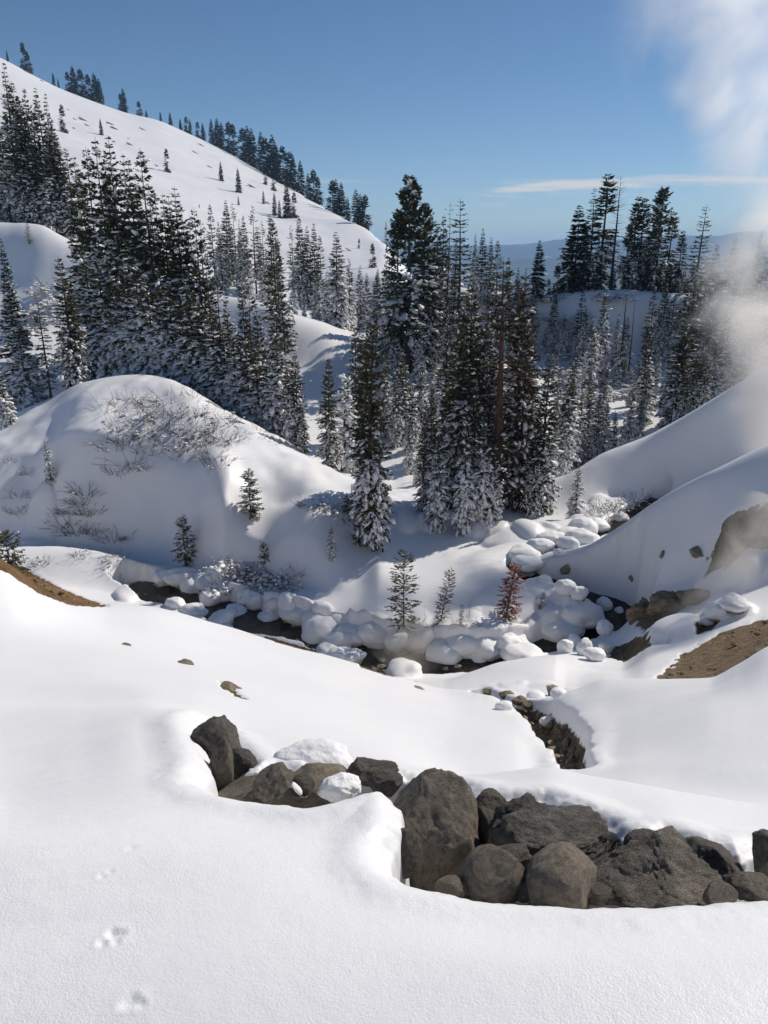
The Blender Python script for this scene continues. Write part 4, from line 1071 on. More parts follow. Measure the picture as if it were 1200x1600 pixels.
def conifer(name, seed, H=20., R=2.6, t0=0.06, shape=0.85, whorl=0.42, per=6, spray=0.42, dens=1.0, snow=lambda t: 0.0, snow_size=0.34, droop=0.5, up=0.45, bare=0.0, dead=0.0,
            trunk_r=0.22, trunk_sides=7, round_top=0.0, gap=0.0, lean=(0, 0), needle=None, bark=None, curve=0.0, asym=None, width_jit=0.28, smin=0.12):
    """returns (trunk mesh, crown mesh, snow mesh or None) for a tree H metres tall"""
    r = np.random.default_rng(seed)
    tr, cr, sn = Acc(), Acc(), Acc()
    # trunk
    zs = np.linspace(0, 1, 14)
    ph = r.uniform(0, 6)
    def axis(t):
        return np.array([lean[0] * t * H + curve * math.sin(t * 3.1) * H * 0.02 + 0.006 * H * math.sin(5 * t + ph) * t, lean[1] * t * H + 0.006 * H * math.cos(4 * t + ph) * t, t * H])
    tr.tube([axis(t) for t in zs], [max(trunk_r * (1 - t) ** 0.9, 0.012 * H / 20) * (1.25 if t == 0 else 1) for t in zs], trunk_sides)
    n_wh = int(H * (1 - t0) / whorl)
    Q = []
    hole = [(r.uniform(t0, .9), r.uniform(0, 6.28), r.uniform(.05, .12)) for _ in range(int(gap * 10))]
    for i in range(n_wh):
        t = t0 + (1 - t0) * (i + r.uniform(-.4, .4)) / n_wh
        t = min(max(t, t0), 0.995)
        k = (1 - t) / (1 - t0)
        prof = k ** shape
        if round_top: prof = (1 - round_top) * prof + round_top * math.sqrt(max(0, 1 - (1 - min(k * 2.6, 1)) ** 2))
        prof *= 1 - 0.35 * max(0, (k - .85) / .15)                 # drawn in at the bottom
        is_dead = r.random() < (dead if t < 0.72 else dead * .2)
        for j in range(per if t < .9 else max(3, per - 2)):
            az = r.uniform(0, 2 * math.pi)
            if asym is not None and r.random() < .5 and math.cos(az - asym) < 0: continue
            if any(abs(t - h_[0]) < h_[2] and math.cos(az - h_[1]) > .3 for h_ in hole): continue
            Lb = R * prof * r.uniform(1 - width_jit, 1 + width_jit * .7) + 0.05 * H / 20
            el = up * (1 - k) * 1.7 - droop * k * r.uniform(.6, 1.2) + r.uniform(-.12, .12)
            d = np.array([math.cos(az) * math.cos(el), math.sin(az) * math.cos(el), math.sin(el)])
            o = axis(t)
            sag = -Lb * (0.22 * k + .05) * r.uniform(.5, 1.5)
            tip = Lb * 0.12 * r.uniform(0, 1)
            def P(s): return o + d * Lb * s + np.array([0, 0, sag * s * s + tip * s ** 4])
            tr.tube([P(0), P(.5), P(1 if (is_dead or bare) else .92)], [0.035 * Lb / 2.5 + .006, 0.022 * Lb / 2.5 + .004, .004], 3)
            if r.random() < bare: continue
            if is_dead:
                for q in range(3):
                    s = r.uniform(.35, .9); a2 = az + r.choice([-1, 1]) * r.uniform(.5, .9)
                    p0 = P(s); p1 = p0 + np.array([math.cos(a2), math.sin(a2), -.35]) * Lb * .28
                    tr.tube([p0, p1], [.01, .003], 3)
                continue
            m = max(3, int(Lb / spray * 5.2 * dens))
            S = np.sort(r.uniform(smin, 1.0, m)) ** .8
            base = o + d * Lb * S[:, None]; base[:, 2] += sag * S ** 2 + tip * S ** 4
            side = np.where(r.random(m) < .5, 1, -1) * r.uniform(.25, 1.15, m)
            a2 = az + side
            ln = spray * (1.15 - .55 * S) * r.uniform(.65, 1.3, m) * (0.55 + .45 * min(1, Lb / 1.2))
            dd = np.stack([np.cos(a2), np.sin(a2), r.uniform(-.75, .25, m) - .25 * k + .35 * (1 - k)], 1); dd = unit(dd)
            wv = unit(np.cross(dd, unit(r.normal(size=(m, 3)) * .6 + np.array([0, 0, 1])))) * (ln * r.uniform(.20, .34, m))[:, None]
            tipp = base + dd * ln[:, None]
            mid = base + dd * (ln * .45)[:, None]
            Q.append(np.stack([base, mid + wv, tipp, mid - wv], 1))
            # snow
            ps = snow(t)
            if ps > 0:
                nsn = r.poisson(1.35 * ps * max(1.0, Lb / (snow_size * 1.5)))
                for q in range(nsn):
                    s = r.uniform(.25, 1.02)
                    c = P(s) + r.normal(size=3) * .30 * spray + np.array([0, 0, .05 * spray])
                    sz = .78 * snow_size * r.choice([.35, .5, .7, 1.0, 1.25]) * r.uniform(.8, 1.2) * (0.5 + .5 * min(1, Lb / 1.4))
                    e = r.uniform(1.0, 2.1); th = az + r.uniform(-.6, .6)
                    v = PAD_V * (1 + r.uniform(-.25, .25, (len(PAD_V), 1)))
                    v = v * np.array([e, .85, r.uniform(.5, .95)]) * sz
                    slope = math.atan2(d[2] * Lb + 2 * sag * s, Lb * math.cos(el)) * 1.1 + r.normal() * .35
                    v = np.stack([v[:, 0] * math.cos(slope) - v[:, 2] * math.sin(slope), v[:, 1], v[:, 0] * math.sin(slope) + v[:, 2] * math.cos(slope)], 1)
                    v = np.stack([v[:, 0] * math.cos(th) - v[:, 1] * math.sin(th), v[:, 0] * math.sin(th) + v[:, 1] * math.cos(th), v[:, 2]], 1)
                    sn.add(v + c, PAD_F)
    if Q: cr.quads(np.concatenate(Q))
    tm = tr.mesh("trunk"); tm.materials.append(bark or mat_bark)
    cm_ = None
    if cr.n: cm_ = cr.mesh("crown", False); cm_.materials.append(needle or mat_needle)
    sm = None
    if sn.n: sm = sn.mesh("snow_load"); sm.materials.append(mat_snow)
    return dict(H=H, trunk=tm, crown=cm_, snow=sm)


lowsnow = lambda a, b, hi, lo: (lambda t: lo + (hi - lo) * float(1 - sstep(a, b, np.float64(t))))
SPEC = {
    # firs of the groves: dark tops, snow on the lower boughs
    'firA': [conifer("firA", 1, 22, 2.75, .04, .80, .42, 8, .52, 1.15, lowsnow(.20, .70, 1.0, .06), .38),
             conifer("firA", 2, 22, 2.3, .05, .72, .42, 8, .50, 1.15, lowsnow(.15, .65, .95, .06), .36),
             conifer("firA", 3, 22, 3.0, .03, .85, .45, 8, .54, 1.15, lowsnow(.25, .75, 1.0, .08), .40, gap=.3),
             conifer("firA", 5, 22, 2.5, .08, .60, .50, 7, .54, 1.0, lowsnow(.2, .6, .8, .08), .38, gap=.8, width_jit=.45),
             conifer("firA", 6, 22, 2.0, .03, .9, .40, 8, .48, 1.2, lowsnow(.3, .9, 1.2, .12), .36),
             conifer("firA", 4, 22, 2.5, .06, .66, .44, 8, .52, 1.1, lowsnow(.20, .60, .9, .06), .38, gap=.5)],
    # firs loaded with snow from the ground up
    'firS': [conifer("firS", 11, 16, 2.3, .02, .72, .42, 7, .46, 1.25, lowsnow(.30, .85, 1.5, .12), .38, droop=.9),
             conifer("firS", 12, 16, 2.0, .02, .66, .42, 7, .44, 1.25, lowsnow(.35, .80, 1.6, .12), .38, droop=1.0),
             conifer("firS", 13, 16, 2.6, .02, .80, .42, 7, .46, 1.3, lowsnow(.30, .75, 1.4, .12), .40, droop=.85)],
    # big old fir with an uneven crown
    'old': [conifer("old", 21, 24, 4.3, .07, .55, .50, 9, .72, 1.35, lowsnow(.25, .72, .75, .05), .50, up=.6, round_top=.2, gap=.35, trunk_r=.42, droop=.6),
            conifer("old", 22, 24, 3.6, .08, .50, .50, 9, .70, 1.3, lowsnow(.2, .6, .6, .05), .46, up=.55, round_top=.25, gap=.4, trunk_r=.38, droop=.5),
            conifer("old", 23, 24, 2.9, .06, .48, .46, 8, .62, 1.35, lowsnow(.2, .65, .5, .05), .40, up=.4, round_top=.15, gap=.4, trunk_r=.36, droop=.55)],
    # dark spires for the skyline and the plateau
    'far': [conifer("far", 31, 20, 3.3, .03, .78, .50, 9, .85, 1.35, lowsnow(.1, .5, .12, .01), .4, needle=mat_needle_far),
            conifer("far", 32, 20, 2.8, .03, .70, .50, 9, .82, 1.35, lowsnow(.1, .5, .12, .01), .4, needle=mat_needle_far),
            conifer("far", 33, 20, 3.7, .05, .58, .52, 9, .85, 1.3, lowsnow(.1, .5, .12, .01), .4, needle=mat_needle_far, gap=.5, round_top=.12)],
    # open spire: short sparse branches
    'thin': [conifer("thin", 41, 20, 1.9, .12, .62, .46, 6, .38, .8, lowsnow(.3, .8, .25, .03), .28, up=.3, droop=.3),
             conifer("thin", 42, 20, 1.5, .25, .5, .50, 5, .32, .5, lowsnow(.3, .8, .2, .03), .24, up=.25, droop=.3, bare=.35, trunk_r=.16)],
    # dead standing trunk
    'snag': [conifer("snag", 51, 20, 2.0, .15, .35, .42, 4, .3, 1, bare=1.0, droop=.05, up=.35, trunk_r=.24),
             conifer("snag", 52, 20, .6, .15, .3, 1.2, 2, .3, 1, bare=1.0, droop=.3, trunk_r=.34)],
    # tall fir with a long red trunk, dead branches below and live ones above
    'redtrunk': [conifer("redtrunk", 61, 21, 2.5, .12, .40, .36, 7, .42, 1.2, lowsnow(.6, 1, .15, .06), .25, dead=.85, trunk_r=.50, trunk_sides=12, droop=.35, up=.3, bark=mat_bark_red, needle=mat_needle_olive)],
    'rusty': [conifer("rusty", 62, 18, 2.2, .05, .45, .38, 7, .42, 1.3, lowsnow(.3, .9, .35, .05), .28, needle=mat_needle_rust, trunk_r=.26)],
    # trees of the bench by the stream
    'mid': [conifer("mid", 71, 15, 1.95, .05, .60, .32, 8, .34, 1.5, lowsnow(.22, .60, 1.1, .10), .20, needle=mat_needle_olive, droop=.6),
            conifer("mid", 72, 15, 1.7, .05, .56, .32, 8, .34, 1.5, lowsnow(.25, .65, 1.2, .12), .20, droop=.7),
            conifer("mid", 73, 15, 1.85, .04, .53, .32, 8, .34, 1.55, lowsnow(.20, .65, 1.0, .10), .20, droop=.6)],
    'midbent': [conifer("midbent", 74, 14, 1.7, .10, .48, .32, 8, .34, 1.5, lowsnow(.38, .52, 1.2, .08), .20, needle=mat_needle_olive, droop=.65, trunk_r=.26, curve=-1.6)],
    # little firs
    'small': [conifer("small", 81, 5, .75, .03, .62, .20, 6, .20, 1.2, lowsnow(.5, 1, 1.6, .5), .18, droop=.8, trunk_r=.07),
              conifer("small", 82, 5, .65, .03, .5, .20, 6, .20, 1.2, lowsnow(.5, 1, 2.4, 1.0), .20, droop=.9, trunk_r=.07)],
    'flag': [conifer("flag", 83, 4.5, .70, .04, .30, .16, 7, .20, 1.6, lowsnow(.6, 1.1, .9, .5), .17, droop=.35, trunk_r=.06, asym=0.3, needle=mat_needle_olive)],
    # saplings with separate tufts
    'sap': [conifer("sap", 91, 4, .62, .05, .22, .14, 7, .12, 1.3, lowsnow(.5, 1.0, .10, .05), .07, droop=-.05, up=.35, trunk_r=.03, needle=mat_needle_olive, smin=.45, width_jit=.5),
            conifer("sap", 92, 4, .50, .05, .22, .14, 7, .12, 1.4, lowsnow(.5, 1.0, .10, .05), .07, droop=-.1, up=.4, trunk_r=.03, needle=mat_needle_olive, lean=(.14, 0), smin=.4, width_jit=.5)],
    'red': [conifer("red", 95, 3, .52, .04, .22, .10, 8, .13, 1.7, lowsnow(.5, 1.0, .15, .05), .06, droop=-.05, up=.3, trunk_r=.035, needle=mat_needle_red, lean=(.10, 0), smin=.35, width_jit=.5)],
    'bushy': [conifer("bushy", 96, 1.6, .7, .05, .45, .13, 6, .17, 1.4, lowsnow(.3, .9, .3, .1), .09, droop=.1, up=.4, trunk_r=.04, needle=mat_needle_olive, round_top=.5)],
}
TREE_SEED = np.random.default_rng(77)


def place_tree(spec, u, v_top, Y, label, group=None, name="fir_tree", wide=1.0, var=None, cat="tree", sink=0.25, rz=None, v_base=None):
    """tree whose top shows at pixel u, v_top, standing Y metres ahead on the ground"""
    kinds = SPEC[spec]
    s = kinds[int(TREE_SEED.integers(len(kinds))) if var is None else var]
    top = at(u, v_top, Y)
    zg = float(z_at(top.x, Y)) - sink
    if v_base is not None: zg = at(u, v_base, Y).z
    h = max(top.z - zg, 0.4)
    k = h / s['H']
    root = empty(name, (top.x, Y, zg), float(TREE_SEED.uniform(0, 6.28)) if rz is None else rz, (k * wide, k * wide, k))
    props(root, label, cat, group)
    link_mesh("trunk", s['trunk'], None, root)
    if s['crown'] is not None: link_mesh("crown", s['crown'], None, root)
    if s['snow'] is not None: props(link_mesh("snow_load", s['snow'], None, root), kind="stuff")
    return root


ORD = ["first", "second", "third", "fourth", "fifth", "sixth", "seventh", "eighth", "ninth", "tenth", "eleventh", "twelfth", "thirteenth", "fourteenth", "fifteenth", "sixteenth", "seventeenth", "eighteenth", "nineteenth", "twentieth"]


SKY_U = [0, 60, 100, 150, 200, 245, 290, 360, 420, 480, 530, 580, 608]
SKY_Y = [640, 615, 605, 600, 605, 612, 602, 556, 486, 402, 338, 272, 234]


def row(spec, pts, label, group, name="fir_tree", **kw):
    """pts (u, v_top, Y[, wide]); label with {n} for the place in the row from the left"""
    pts = sorted(pts)
    for i, p in enumerate(pts):
        n = ORD[i] if i < len(ORD) else "another"
        place_tree(spec, p[0], p[1], p[2], label.format(n=n), group, name, wide=(p[3] if len(p) > 3 else 1.0) * (1.3 if spec == 'far' else 1.0), **kw)


# --- on the skyline of the big hill
sky = [(10, 78, 551, .7), (34, 66, 540, .8), (41, 80, 536), (82, 113, 528, .9), (90, 122, 525, .7), (104, 112, 523), (112, 102, 520, 1.1), (124, 108, 517, 1.1), (136, 116, 514), (146, 113, 510, 1.1), (153, 122, 507, 1.1),
       (187, 146, 499, .9), (191, 137, 497, 1.0), (216, 158, 489, 1.2), (228, 172, 481, 1.2)]
row('far', [(p[0], p[1], float(np.interp(p[0], SKY_U, SKY_Y)) * 1.004, *p[3:]) for p in sky], "{n} dark fir from the left on the upper skyline of the snowy hill", "firs on the upper skyline of the hill")
sky2 = [(250, 174, 471), (265, 175, 468, 1.1), (281, 185, 464), (290, 182, 463), (296, 186, 460), (308, 190, 455), (316, 192, 452)]
row('far', [(p[0], p[1], float(np.interp(p[0], SKY_U, SKY_Y)) * 1.004, *p[3:]) for p in sky2], "{n} fir from the left in the thin row at the middle of the skyline", "firs at the middle of the skyline")
sky3 = [(329, 185, 447, .9), (338, 184, 445), (345, 190, 442), (356, 190, 439), (363, 194, 437), (378, 200, 432, 1.1), (385, 196, 429), (392, 200, 426, 1.1), (407, 205, 422), (414, 215, 419), (424, 210, 416, 1.1), (430, 222, 413), (441, 228, 408), (452, 237, 403), (457, 243, 400), (469, 250, 395), (481, 270, 390), (489, 265, 386), (496, 276, 382)]
row('far', [(p[0], p[1], float(np.interp(p[0], SKY_U, SKY_Y)) * 1.004, *p[3:]) for p in sky3], "{n} fir from the left in the dense row along the descending skyline", "firs along the descending skyline")
sky4 = [(519, 281, 374, 1.1), (525, 279, 370), (533, 284, 368), (543, 308, 363), (556, 295, 356, 1.1), (563, 302, 354), (570, 304, 351)]
row('far', [(p[0], p[1], float(np.interp(p[0], SKY_U, SKY_Y)) * 1.004, *p[3:]) for p in sky4], "{n} fir from the left in the clump at the foot of the skyline", "firs at the foot of the skyline")
place_tree('thin', 603, 343, 240, "single thin fir on the saddle left of the big old fir")
# --- alone on the snowy hill
for u, v, vb, Yh, lab in [(95, 163, 205, 0, "lone fir high on the hill beside the dark left grove"), (156, 185, 210, 0, "tiny lone fir high on the open hill"), (259, 232, 268, 0, "lone slim fir in the middle of the open hill"), (344, 252, 282, 0, "bent little fir on the open hill with a long shadow"),
                          (371, 262, 300, 0, "stout lone fir on the open hill"), (372, 306, 320, 0, "tiny fir below the stout one on the hill"), (411, 297, 318, 0, "small pointed fir on the hill above the grove"), (428, 300, 336, 0, "fir beside the small pointed one on the hill"), (436, 312, 340, 0, "fir in the hollow of the hill with blue shadow"),
                          (447, 283, 340, 0, "taller fir under the skyline row on the hill"), (459, 300, 340, 0, "right hand fir of the pair under the skyline row"), (561, 373, 388, 0, "tiny fir on the snow track at the end of the hill"), (582, 380, 418, 0, "dark fir alone on the lit slope at the end of the hill"), (604, 380, 395, 0, "stub of a fir on the lit slope by the big old fir"), (311, 318, 324, 0, "tiny dark sapling low on the open hill"), (413, 262, 288, 0, "fir just under the skyline row"), (427, 268, 298, 0, "snow dusted fir just under the skyline row")]:
    b = hit(u, vb, 130)
    place_tree('far', u, v, b.y, lab, "lone firs on the hill", wide=1.0, sink=.5)

# --- dark grove behind the lit ridge at the far left
row('firA', [(-30, 120, 136, 1.2), (2, 97, 132, 1.35), (16, 125, 134, 1.2), (30, 150, 131, 1.2), (37, 137, 133, 1.1), (48, 165, 130, 1.1), (57, 141, 131, 1.1), (68, 145, 130, 1.1), (80, 185, 129, 1.15), (88, 210, 128, 1.2), (102, 230, 127, 1.2), (20, 200, 126, 1.3), (45, 215, 126, 1.3), (-5, 190, 127, 1.3), (66, 220, 126, 1.3)],
    "{n} tree from the left in the tall dark grove behind the left snow ridge", "grove behind the left snow ridge")
place_tree('thin', 41, 345, 113, "slender fir alone in front of the lit snow ridge at the left", wide=2.0, var=0)
# --- big grove behind the knoll, back row and front row
row('firA', [(112, 243, 88, 1.0), (122, 262, 86), (133, 228, 84, 1.05), (150, 213, 83, 1.1), (160, 232, 82), (166, 211, 81, 1.1), (178, 262, 82), (190, 240, 80), (200, 246, 79, 1.0), (211, 275, 80), (221, 231, 78, 1.15), (232, 285, 79), (241, 300, 80), (252, 302, 78), (263, 304, 79)],
    "{n} fir from the left in the back row of the grove behind the knoll", "back row of the grove behind the knoll")
row('firA', [(273, 291, 76, 1.15), (285, 325, 77), (296, 335, 76), (303, 324, 75), (312, 345, 75), (322, 395, 70), (338, 420, 69), (352, 440, 68), (376, 428, 66, .9), (388, 440, 65), (401, 470, 64), (425, 338, 98, 1.2), (431, 372, 84, 1.0), (440, 430, 70, .9)],
    "{n} fir from the left in the right half of the grove behind the knoll", "right half of the grove behind the knoll")
row('firS', [(108, 445, 71.5, 1.3), (128, 380, 72.5, 1.3), (150, 400, 71.5, 1.3), (172, 420, 70.5, 1.3), (190, 405, 69.5, 1.3), (210, 400, 69.5, 1.3), (228, 430, 68.5, 1.3), (246, 420, 68.5, 1.3), (262, 440, 68, 1.3), (280, 450, 67.5, 1.3), (296, 445, 66.5, 1.3), (312, 470, 66, 1.3), (330, 480, 65, 1.3), (346, 500, 64.5, 1.3), (362, 500, 63.5, 1.3), (382, 520, 62.5, 1.3), (398, 530, 61.5, 1.3), (415, 545, 61, 1.2), (430, 510, 60.5, 1.2), (448, 560, 59.5, 1.1)],
    "{n} snow laden fir from the left in the front row above the knoll", "snow laden front row above the knoll")
place_tree('mid', 461, 550, 56.5, "dark fir at the right end of the front row above the knoll", wide=1.1, var=1)
place_tree('mid', 513, 558, 56, "olive fir standing alone in the gap right of the knoll crest", var=0)
place_tree('small', 537, 582, 62, "thin snow covered spire in the gap behind the olive fir", wide=1.2)
place_tree('thin', 474, 640, 54.5, "low fallen looking fir beside the knoll crest", wide=1.5, var=0)
# --- left border
place_tree('firA', 2, 372, 96, "dark fir at the left border in front of the lit ridge", wide=1.0)
place_tree('firS', 8, 440, 74, "snow laden fir at the left border behind the thin sapling", wide=1.5)
place_tree('firS', 25, 500, 70, "snow laden fir right of the left border", wide=1.4)
place_tree('firS', -2, 575, 58, "white snow plastered fir at the left border beside the knoll", wide=1.5)
place_tree('thin', 56, 450, 63, "thin bare stemmed tree left of the knoll", wide=1.2, var=0)
place_tree('mid', 92, 400, 63.5, "dark olive tree with thick low crown on the left end of the knoll", wide=1.15, var=0)
place_tree('mid', 110, 455, 64, "olive tree beside the thick crowned one on the left end of the knoll", wide=1.0, var=2)
place_tree('bushy', 6, 828, 30, "olive pine top showing over the brown earth at the left border", wide=.8, name="pine_tree", v_base=905)
# --- trees on the lit ridge and in the shaded dip before the hill
row('firA', [(328, 318, 150, 1.0), (341, 345, 148), (351, 312, 152, 1.2), (363, 318, 150, 1.1), (372, 342, 149), (379, 335, 148, 1.1), (394, 322, 146, 1.2), (409, 345, 145, 1.1), (421, 334, 144, 1.2), (432, 352, 143, 1.1), (455, 352, 142), (468, 337, 141, 1.2), (479, 352, 140, 1.2), (490, 348, 140, 1.2), (500, 367, 139, 1.1)],
    "{n} fir from the left in the grove at the foot of the hill", "grove at the foot of the hill")
row('firS', [(457, 428, 122, 1.0), (474, 453, 118, .9), (495, 414, 118, 1.1), (509, 432, 117), (524, 361, 113, 1.25), (533, 420, 114), (545, 404, 116, 1.0), (563, 414, 124), (573, 425, 126), (590, 418, 126, 1.0), (603, 406, 124, 1.1), (384, 385, 128, 1.1), (408, 420, 122)],
    "{n} snowy fir from the left in the scattered group below the hill", "scattered firs below the hill")
place_tree('firS', 554, 505, 72, "snowy fir just left of the leaning streamside fir", wide=1.0, var=1)
place_tree('mid', 568, 520, 70, "dark slim fir behind the leaning streamside fir", wide=.9, var=2)
# --- big old fir and its neighbours
place_tree('old', 640, 276, 98, "biggest old fir with a broad snowy crown in the middle of the picture", wide=1.05, var=0)
place_tree('old', 622, 330, 100, "left hand companion of the biggest old fir", wide=.8, var=1)
place_tree('old', 664, 318, 99, "right hand companion of the biggest old fir", wide=.85, var=1)
place_tree('firA', 683, 345, 101, "dark fir right of the biggest old fir", wide=1.2)
place_tree('firA', 693, 334, 108, "dark fir second to the right of the biggest old fir", wide=1.1)
place_tree('thin', 703, 315, 100, "half dead open fir with bare top right of the biggest old fir", wide=1.1, var=1)
place_tree('thin', 721, 309, 96, "tall thin spire with an open top", wide=1.4, var=0)
place_tree('firA', 712, 370, 97, "fir under the tall thin spire", wide=.9)
row('firA', [(743, 364, 124, 1.2), (755, 356, 122, 1.2), (768, 370, 122, 1.1), (779, 374, 120, 1.1), (795, 401, 119), (811, 418, 120), (821, 418, 121)],
    "{n} fir from the left in the snow dusted group left of the far valley view", "snow dusted group left of the valley view")
place_tree('far', 844, 375, 128, "pointed fir standing alone against the blue ridges", wide=1.15, var=0)
place_tree('far', 858, 436, 129, "tiny fir between the two firs against the blue ridges", wide=1.3)
place_tree('far', 872, 414, 129, "small fir against the blue ridges", wide=1.2)
# --- plateau trees at the right
place_tree('far', 906, 320, 130, "leftmost tall fir of the group on the right plateau", wide=1.6, var=0)
place_tree('thin', 931, 292, 131, "slim open fir second from left on the right plateau", wide=1.5, var=0)
place_tree('old', 951, 271, 131, "tallest fir of the group on the right plateau", wide=1.3, var=2)
place_tree('snag', 970, 274, 130, "dead bare trunk with short branches on the right plateau", name="dead_tree", wide=1.3, var=0)
place_tree('old', 999, 307, 132, "twin topped fir on the right plateau", wide=1.25, var=2)
place_tree('old', 1008, 309, 131, "right hand top of the twin firs on the right plateau", wide=1.2, var=2)
place_tree('old', 1039, 292, 131, "broad fir with uneven crown on the right plateau", wide=1.35, var=1)
place_tree('old', 1053, 330, 132, "fir behind the broad one on the right plateau", wide=1.2, var=2)
place_tree('thin', 1103, 319, 118, "pale open topped fir rising out of the steam", wide=1.5, var=0)
row('far', [(888, 436, 131), (918, 425, 131), (1022, 400, 133), (1070, 420, 132), (1085, 415, 133)], "{n} small fir from the left filling the gaps on the right plateau", "small firs on the right plateau")
row('far', [(838, 440, 130, 1.0), (866, 446, 129, 1.0), (880, 430, 129, .9), (896, 420, 128, 1.0), (912, 405, 128, 1.0), (936, 410, 127.5, 1.0), (960, 420, 127, 1.0), (982, 415, 127, 1.0), (1014, 405, 126, 1.0), (1032, 415, 126, 1.0), (1048, 408, 125.5, 1.0), (1062, 418, 125.5, 1.0), (1076, 430, 125, 1.0)],
    "{n} low fir from the left along the very edge of the right plateau", "low firs at the plateau edge")
# --- right slope
place_tree('firS', 948, 450, 112, "snow draped fir hanging below the tallest plateau fir", wide=.9, var=0)
place_tree('small', 930, 520, 108, "white snow pillar of a small fir on the right slope", wide=1.6, var=1)
place_tree('snag', 981, 452, 108, "bare pole like trunk on the right slope", name="dead_tree", wide=1.2, var=1, v_base=572)
place_tree('snag', 994, 460, 106, "thinner bare pole right of the first", name="dead_tree", wide=.7, var=1, v_base=580)
place_tree('firA', 1016, 498, 92, "olive fir with a white top in the middle of the right slope", wide=1.15)
place_tree('snag', 1057, 588, 66, "short dark post like trunk above the right bank", name="dead_tree", wide=.9, var=1)
row('firA', [(1083, 430, 74, 1.3), (1096, 415, 80, 1.4), (1108, 400, 84, 1.4), (1118, 432, 72, 1.3), (1134, 405, 82, 1.4), (1150, 425, 74, 1.4), (1166, 400, 82, 1.4), (1182, 420, 76, 1.4), (1196, 400, 84, 1.4), (1072, 500, 69, 1.2), (1128, 500, 67, 1.2), (1160, 480, 68, 1.2), (1215, 400, 76, 1.4)],
    "{n} tree from the left in the grove dimmed by steam above the right bank", "grove dimmed by steam")
row('mid', [(1078, 560, 63), (1095, 545, 62.5), (1110, 530, 62)], "{n} fir from the left at the edge of the right bank crest", "firs at the right bank crest")
row('firS', [(862, 500, 122, .9), (884, 490, 120, .9), (902, 505, 119, .9), (916, 480, 118, 1.0), (968, 490, 116, .9), (1035, 480, 115, 1.0), (1048, 470, 116, 1.0), (1062, 480, 114, 1.0), (872, 540, 114, .9), (925, 545, 112, .9), (1030, 540, 106, .9)],
    "{n} snowy fir from the left clinging to the face below the right plateau", "firs on the face below the plateau")
row('firA', [(1235, 380, 80, 1.4), (1255, 400, 72, 1.4), (1280, 370, 86, 1.4), (1300, 390, 76, 1.4), (1330, 380, 82, 1.4), (1360, 370, 90, 1.4), (1390, 390, 80, 1.4), (1260, 350, 105, 1.4), (1320, 350, 108, 1.4), (1400, 340, 110, 1.4), (1230, 350, 112, 1.4), (1190, 360, 115, 1.4), (1150, 370, 117, 1.3), (1120, 380, 118, 1.3)],
    "{n} fir from the left where the wood goes on behind the steam", "wood going on behind the steam")
row('firA', [(836, 440, 124, 1.2), (868, 452, 123, 1.2), (912, 450, 122, 1.3), (1024, 445, 119, 1.3), (1044, 438, 118.5, 1.3), (1058, 436, 118, 1.2)],
    "{n} slim fir from the left in the belt across the right plateau face", "belt of firs across the plateau face")
# --- snow laden small trees in the dip behind the bench
row('firS', [(868, 640, 62, .9), (882, 610, 66, .9), (895, 588, 70, .95), (911, 610, 72, .9), (925, 592, 74), (938, 615, 72), (950, 625, 70), (963, 640, 68), (975, 655, 66, .9), (990, 600, 80), (1004, 615, 78), (1000, 665, 62, .9), (880, 680, 57, .9), (845, 660, 60)],
    "{n} snow plastered fir from the left in the dip behind the stream bend", "snow plastered firs behind the stream bend")
row('firS', [(600, 560, 74), (618, 590, 70), (630, 545, 80), (645, 600, 68), (660, 575, 72), (668, 620, 64), (690, 545, 80), (700, 600, 66), (676, 560, 85), (835, 600, 70), (822, 620, 64), (640, 660, 60), (655, 680, 56)],
    "{n} snowy fir from the left in the thicket behind the central trees", "thicket behind the central trees")
fill = np.random.default_rng(515)
vf = []
while len(vf) < 38:
    u_, Y_ = float(fill.uniform(560, 1065)), float(fill.uniform(62, 112))
    b_ = at(u_, 600, Y_); gz = float(z_at(b_.x, Y_))
    hh = float(fill.uniform(3.5, 9.5))
    # pixel row of the tree top
    q_ = (gz + hh) / Y_; dy = (q_ * CP + SP) / (CP - q_ * SP); vt = CY - dy * F_PX
    if u_ > 840 and vt < 470: continue
    if 980 < u_ < 1060 and Y_ < 80: continue
    if any(abs(u_ - w_[0]) < 7 and abs(Y_ - w_[2]) < 8 for w_ in vf): continue
    vf.append((round(u_, 1), round(vt, 1), round(Y_, 1), float(fill.uniform(.9, 1.4))))
vf.sort()
for i, p in enumerate(vf):
    place_tree('firS' if i % 3 else 'firA', p[0], p[1], p[2], f"{nth(i + 1)} young fir from the left scattered over the valley floor behind the central trees", "young firs on the valley floor", wide=p[3])
row('firA', [(560, 470, 92, .9), (574, 500, 88, .9), (700, 480, 90, 1.0), (728, 470, 86, .9), (765, 470, 84, 1.0), (780, 500, 78, .9), (805, 480, 82, 1.0), (830, 520, 76, .9), (604, 520, 86, .9), (616, 480, 94, 1.0)],
    "{n} taller fir from the left in the dim valley behind the central trees", "taller firs in the dim valley")
row('old', [(1030, 330, 127, 1.1), (918, 345, 129, 1.0), (985, 350, 128, 1.0), (1068, 360, 127, 1.1), (893, 372, 129, .9)], "{n} background fir from the left thickening the group on the right plateau", "background firs on the right plateau")

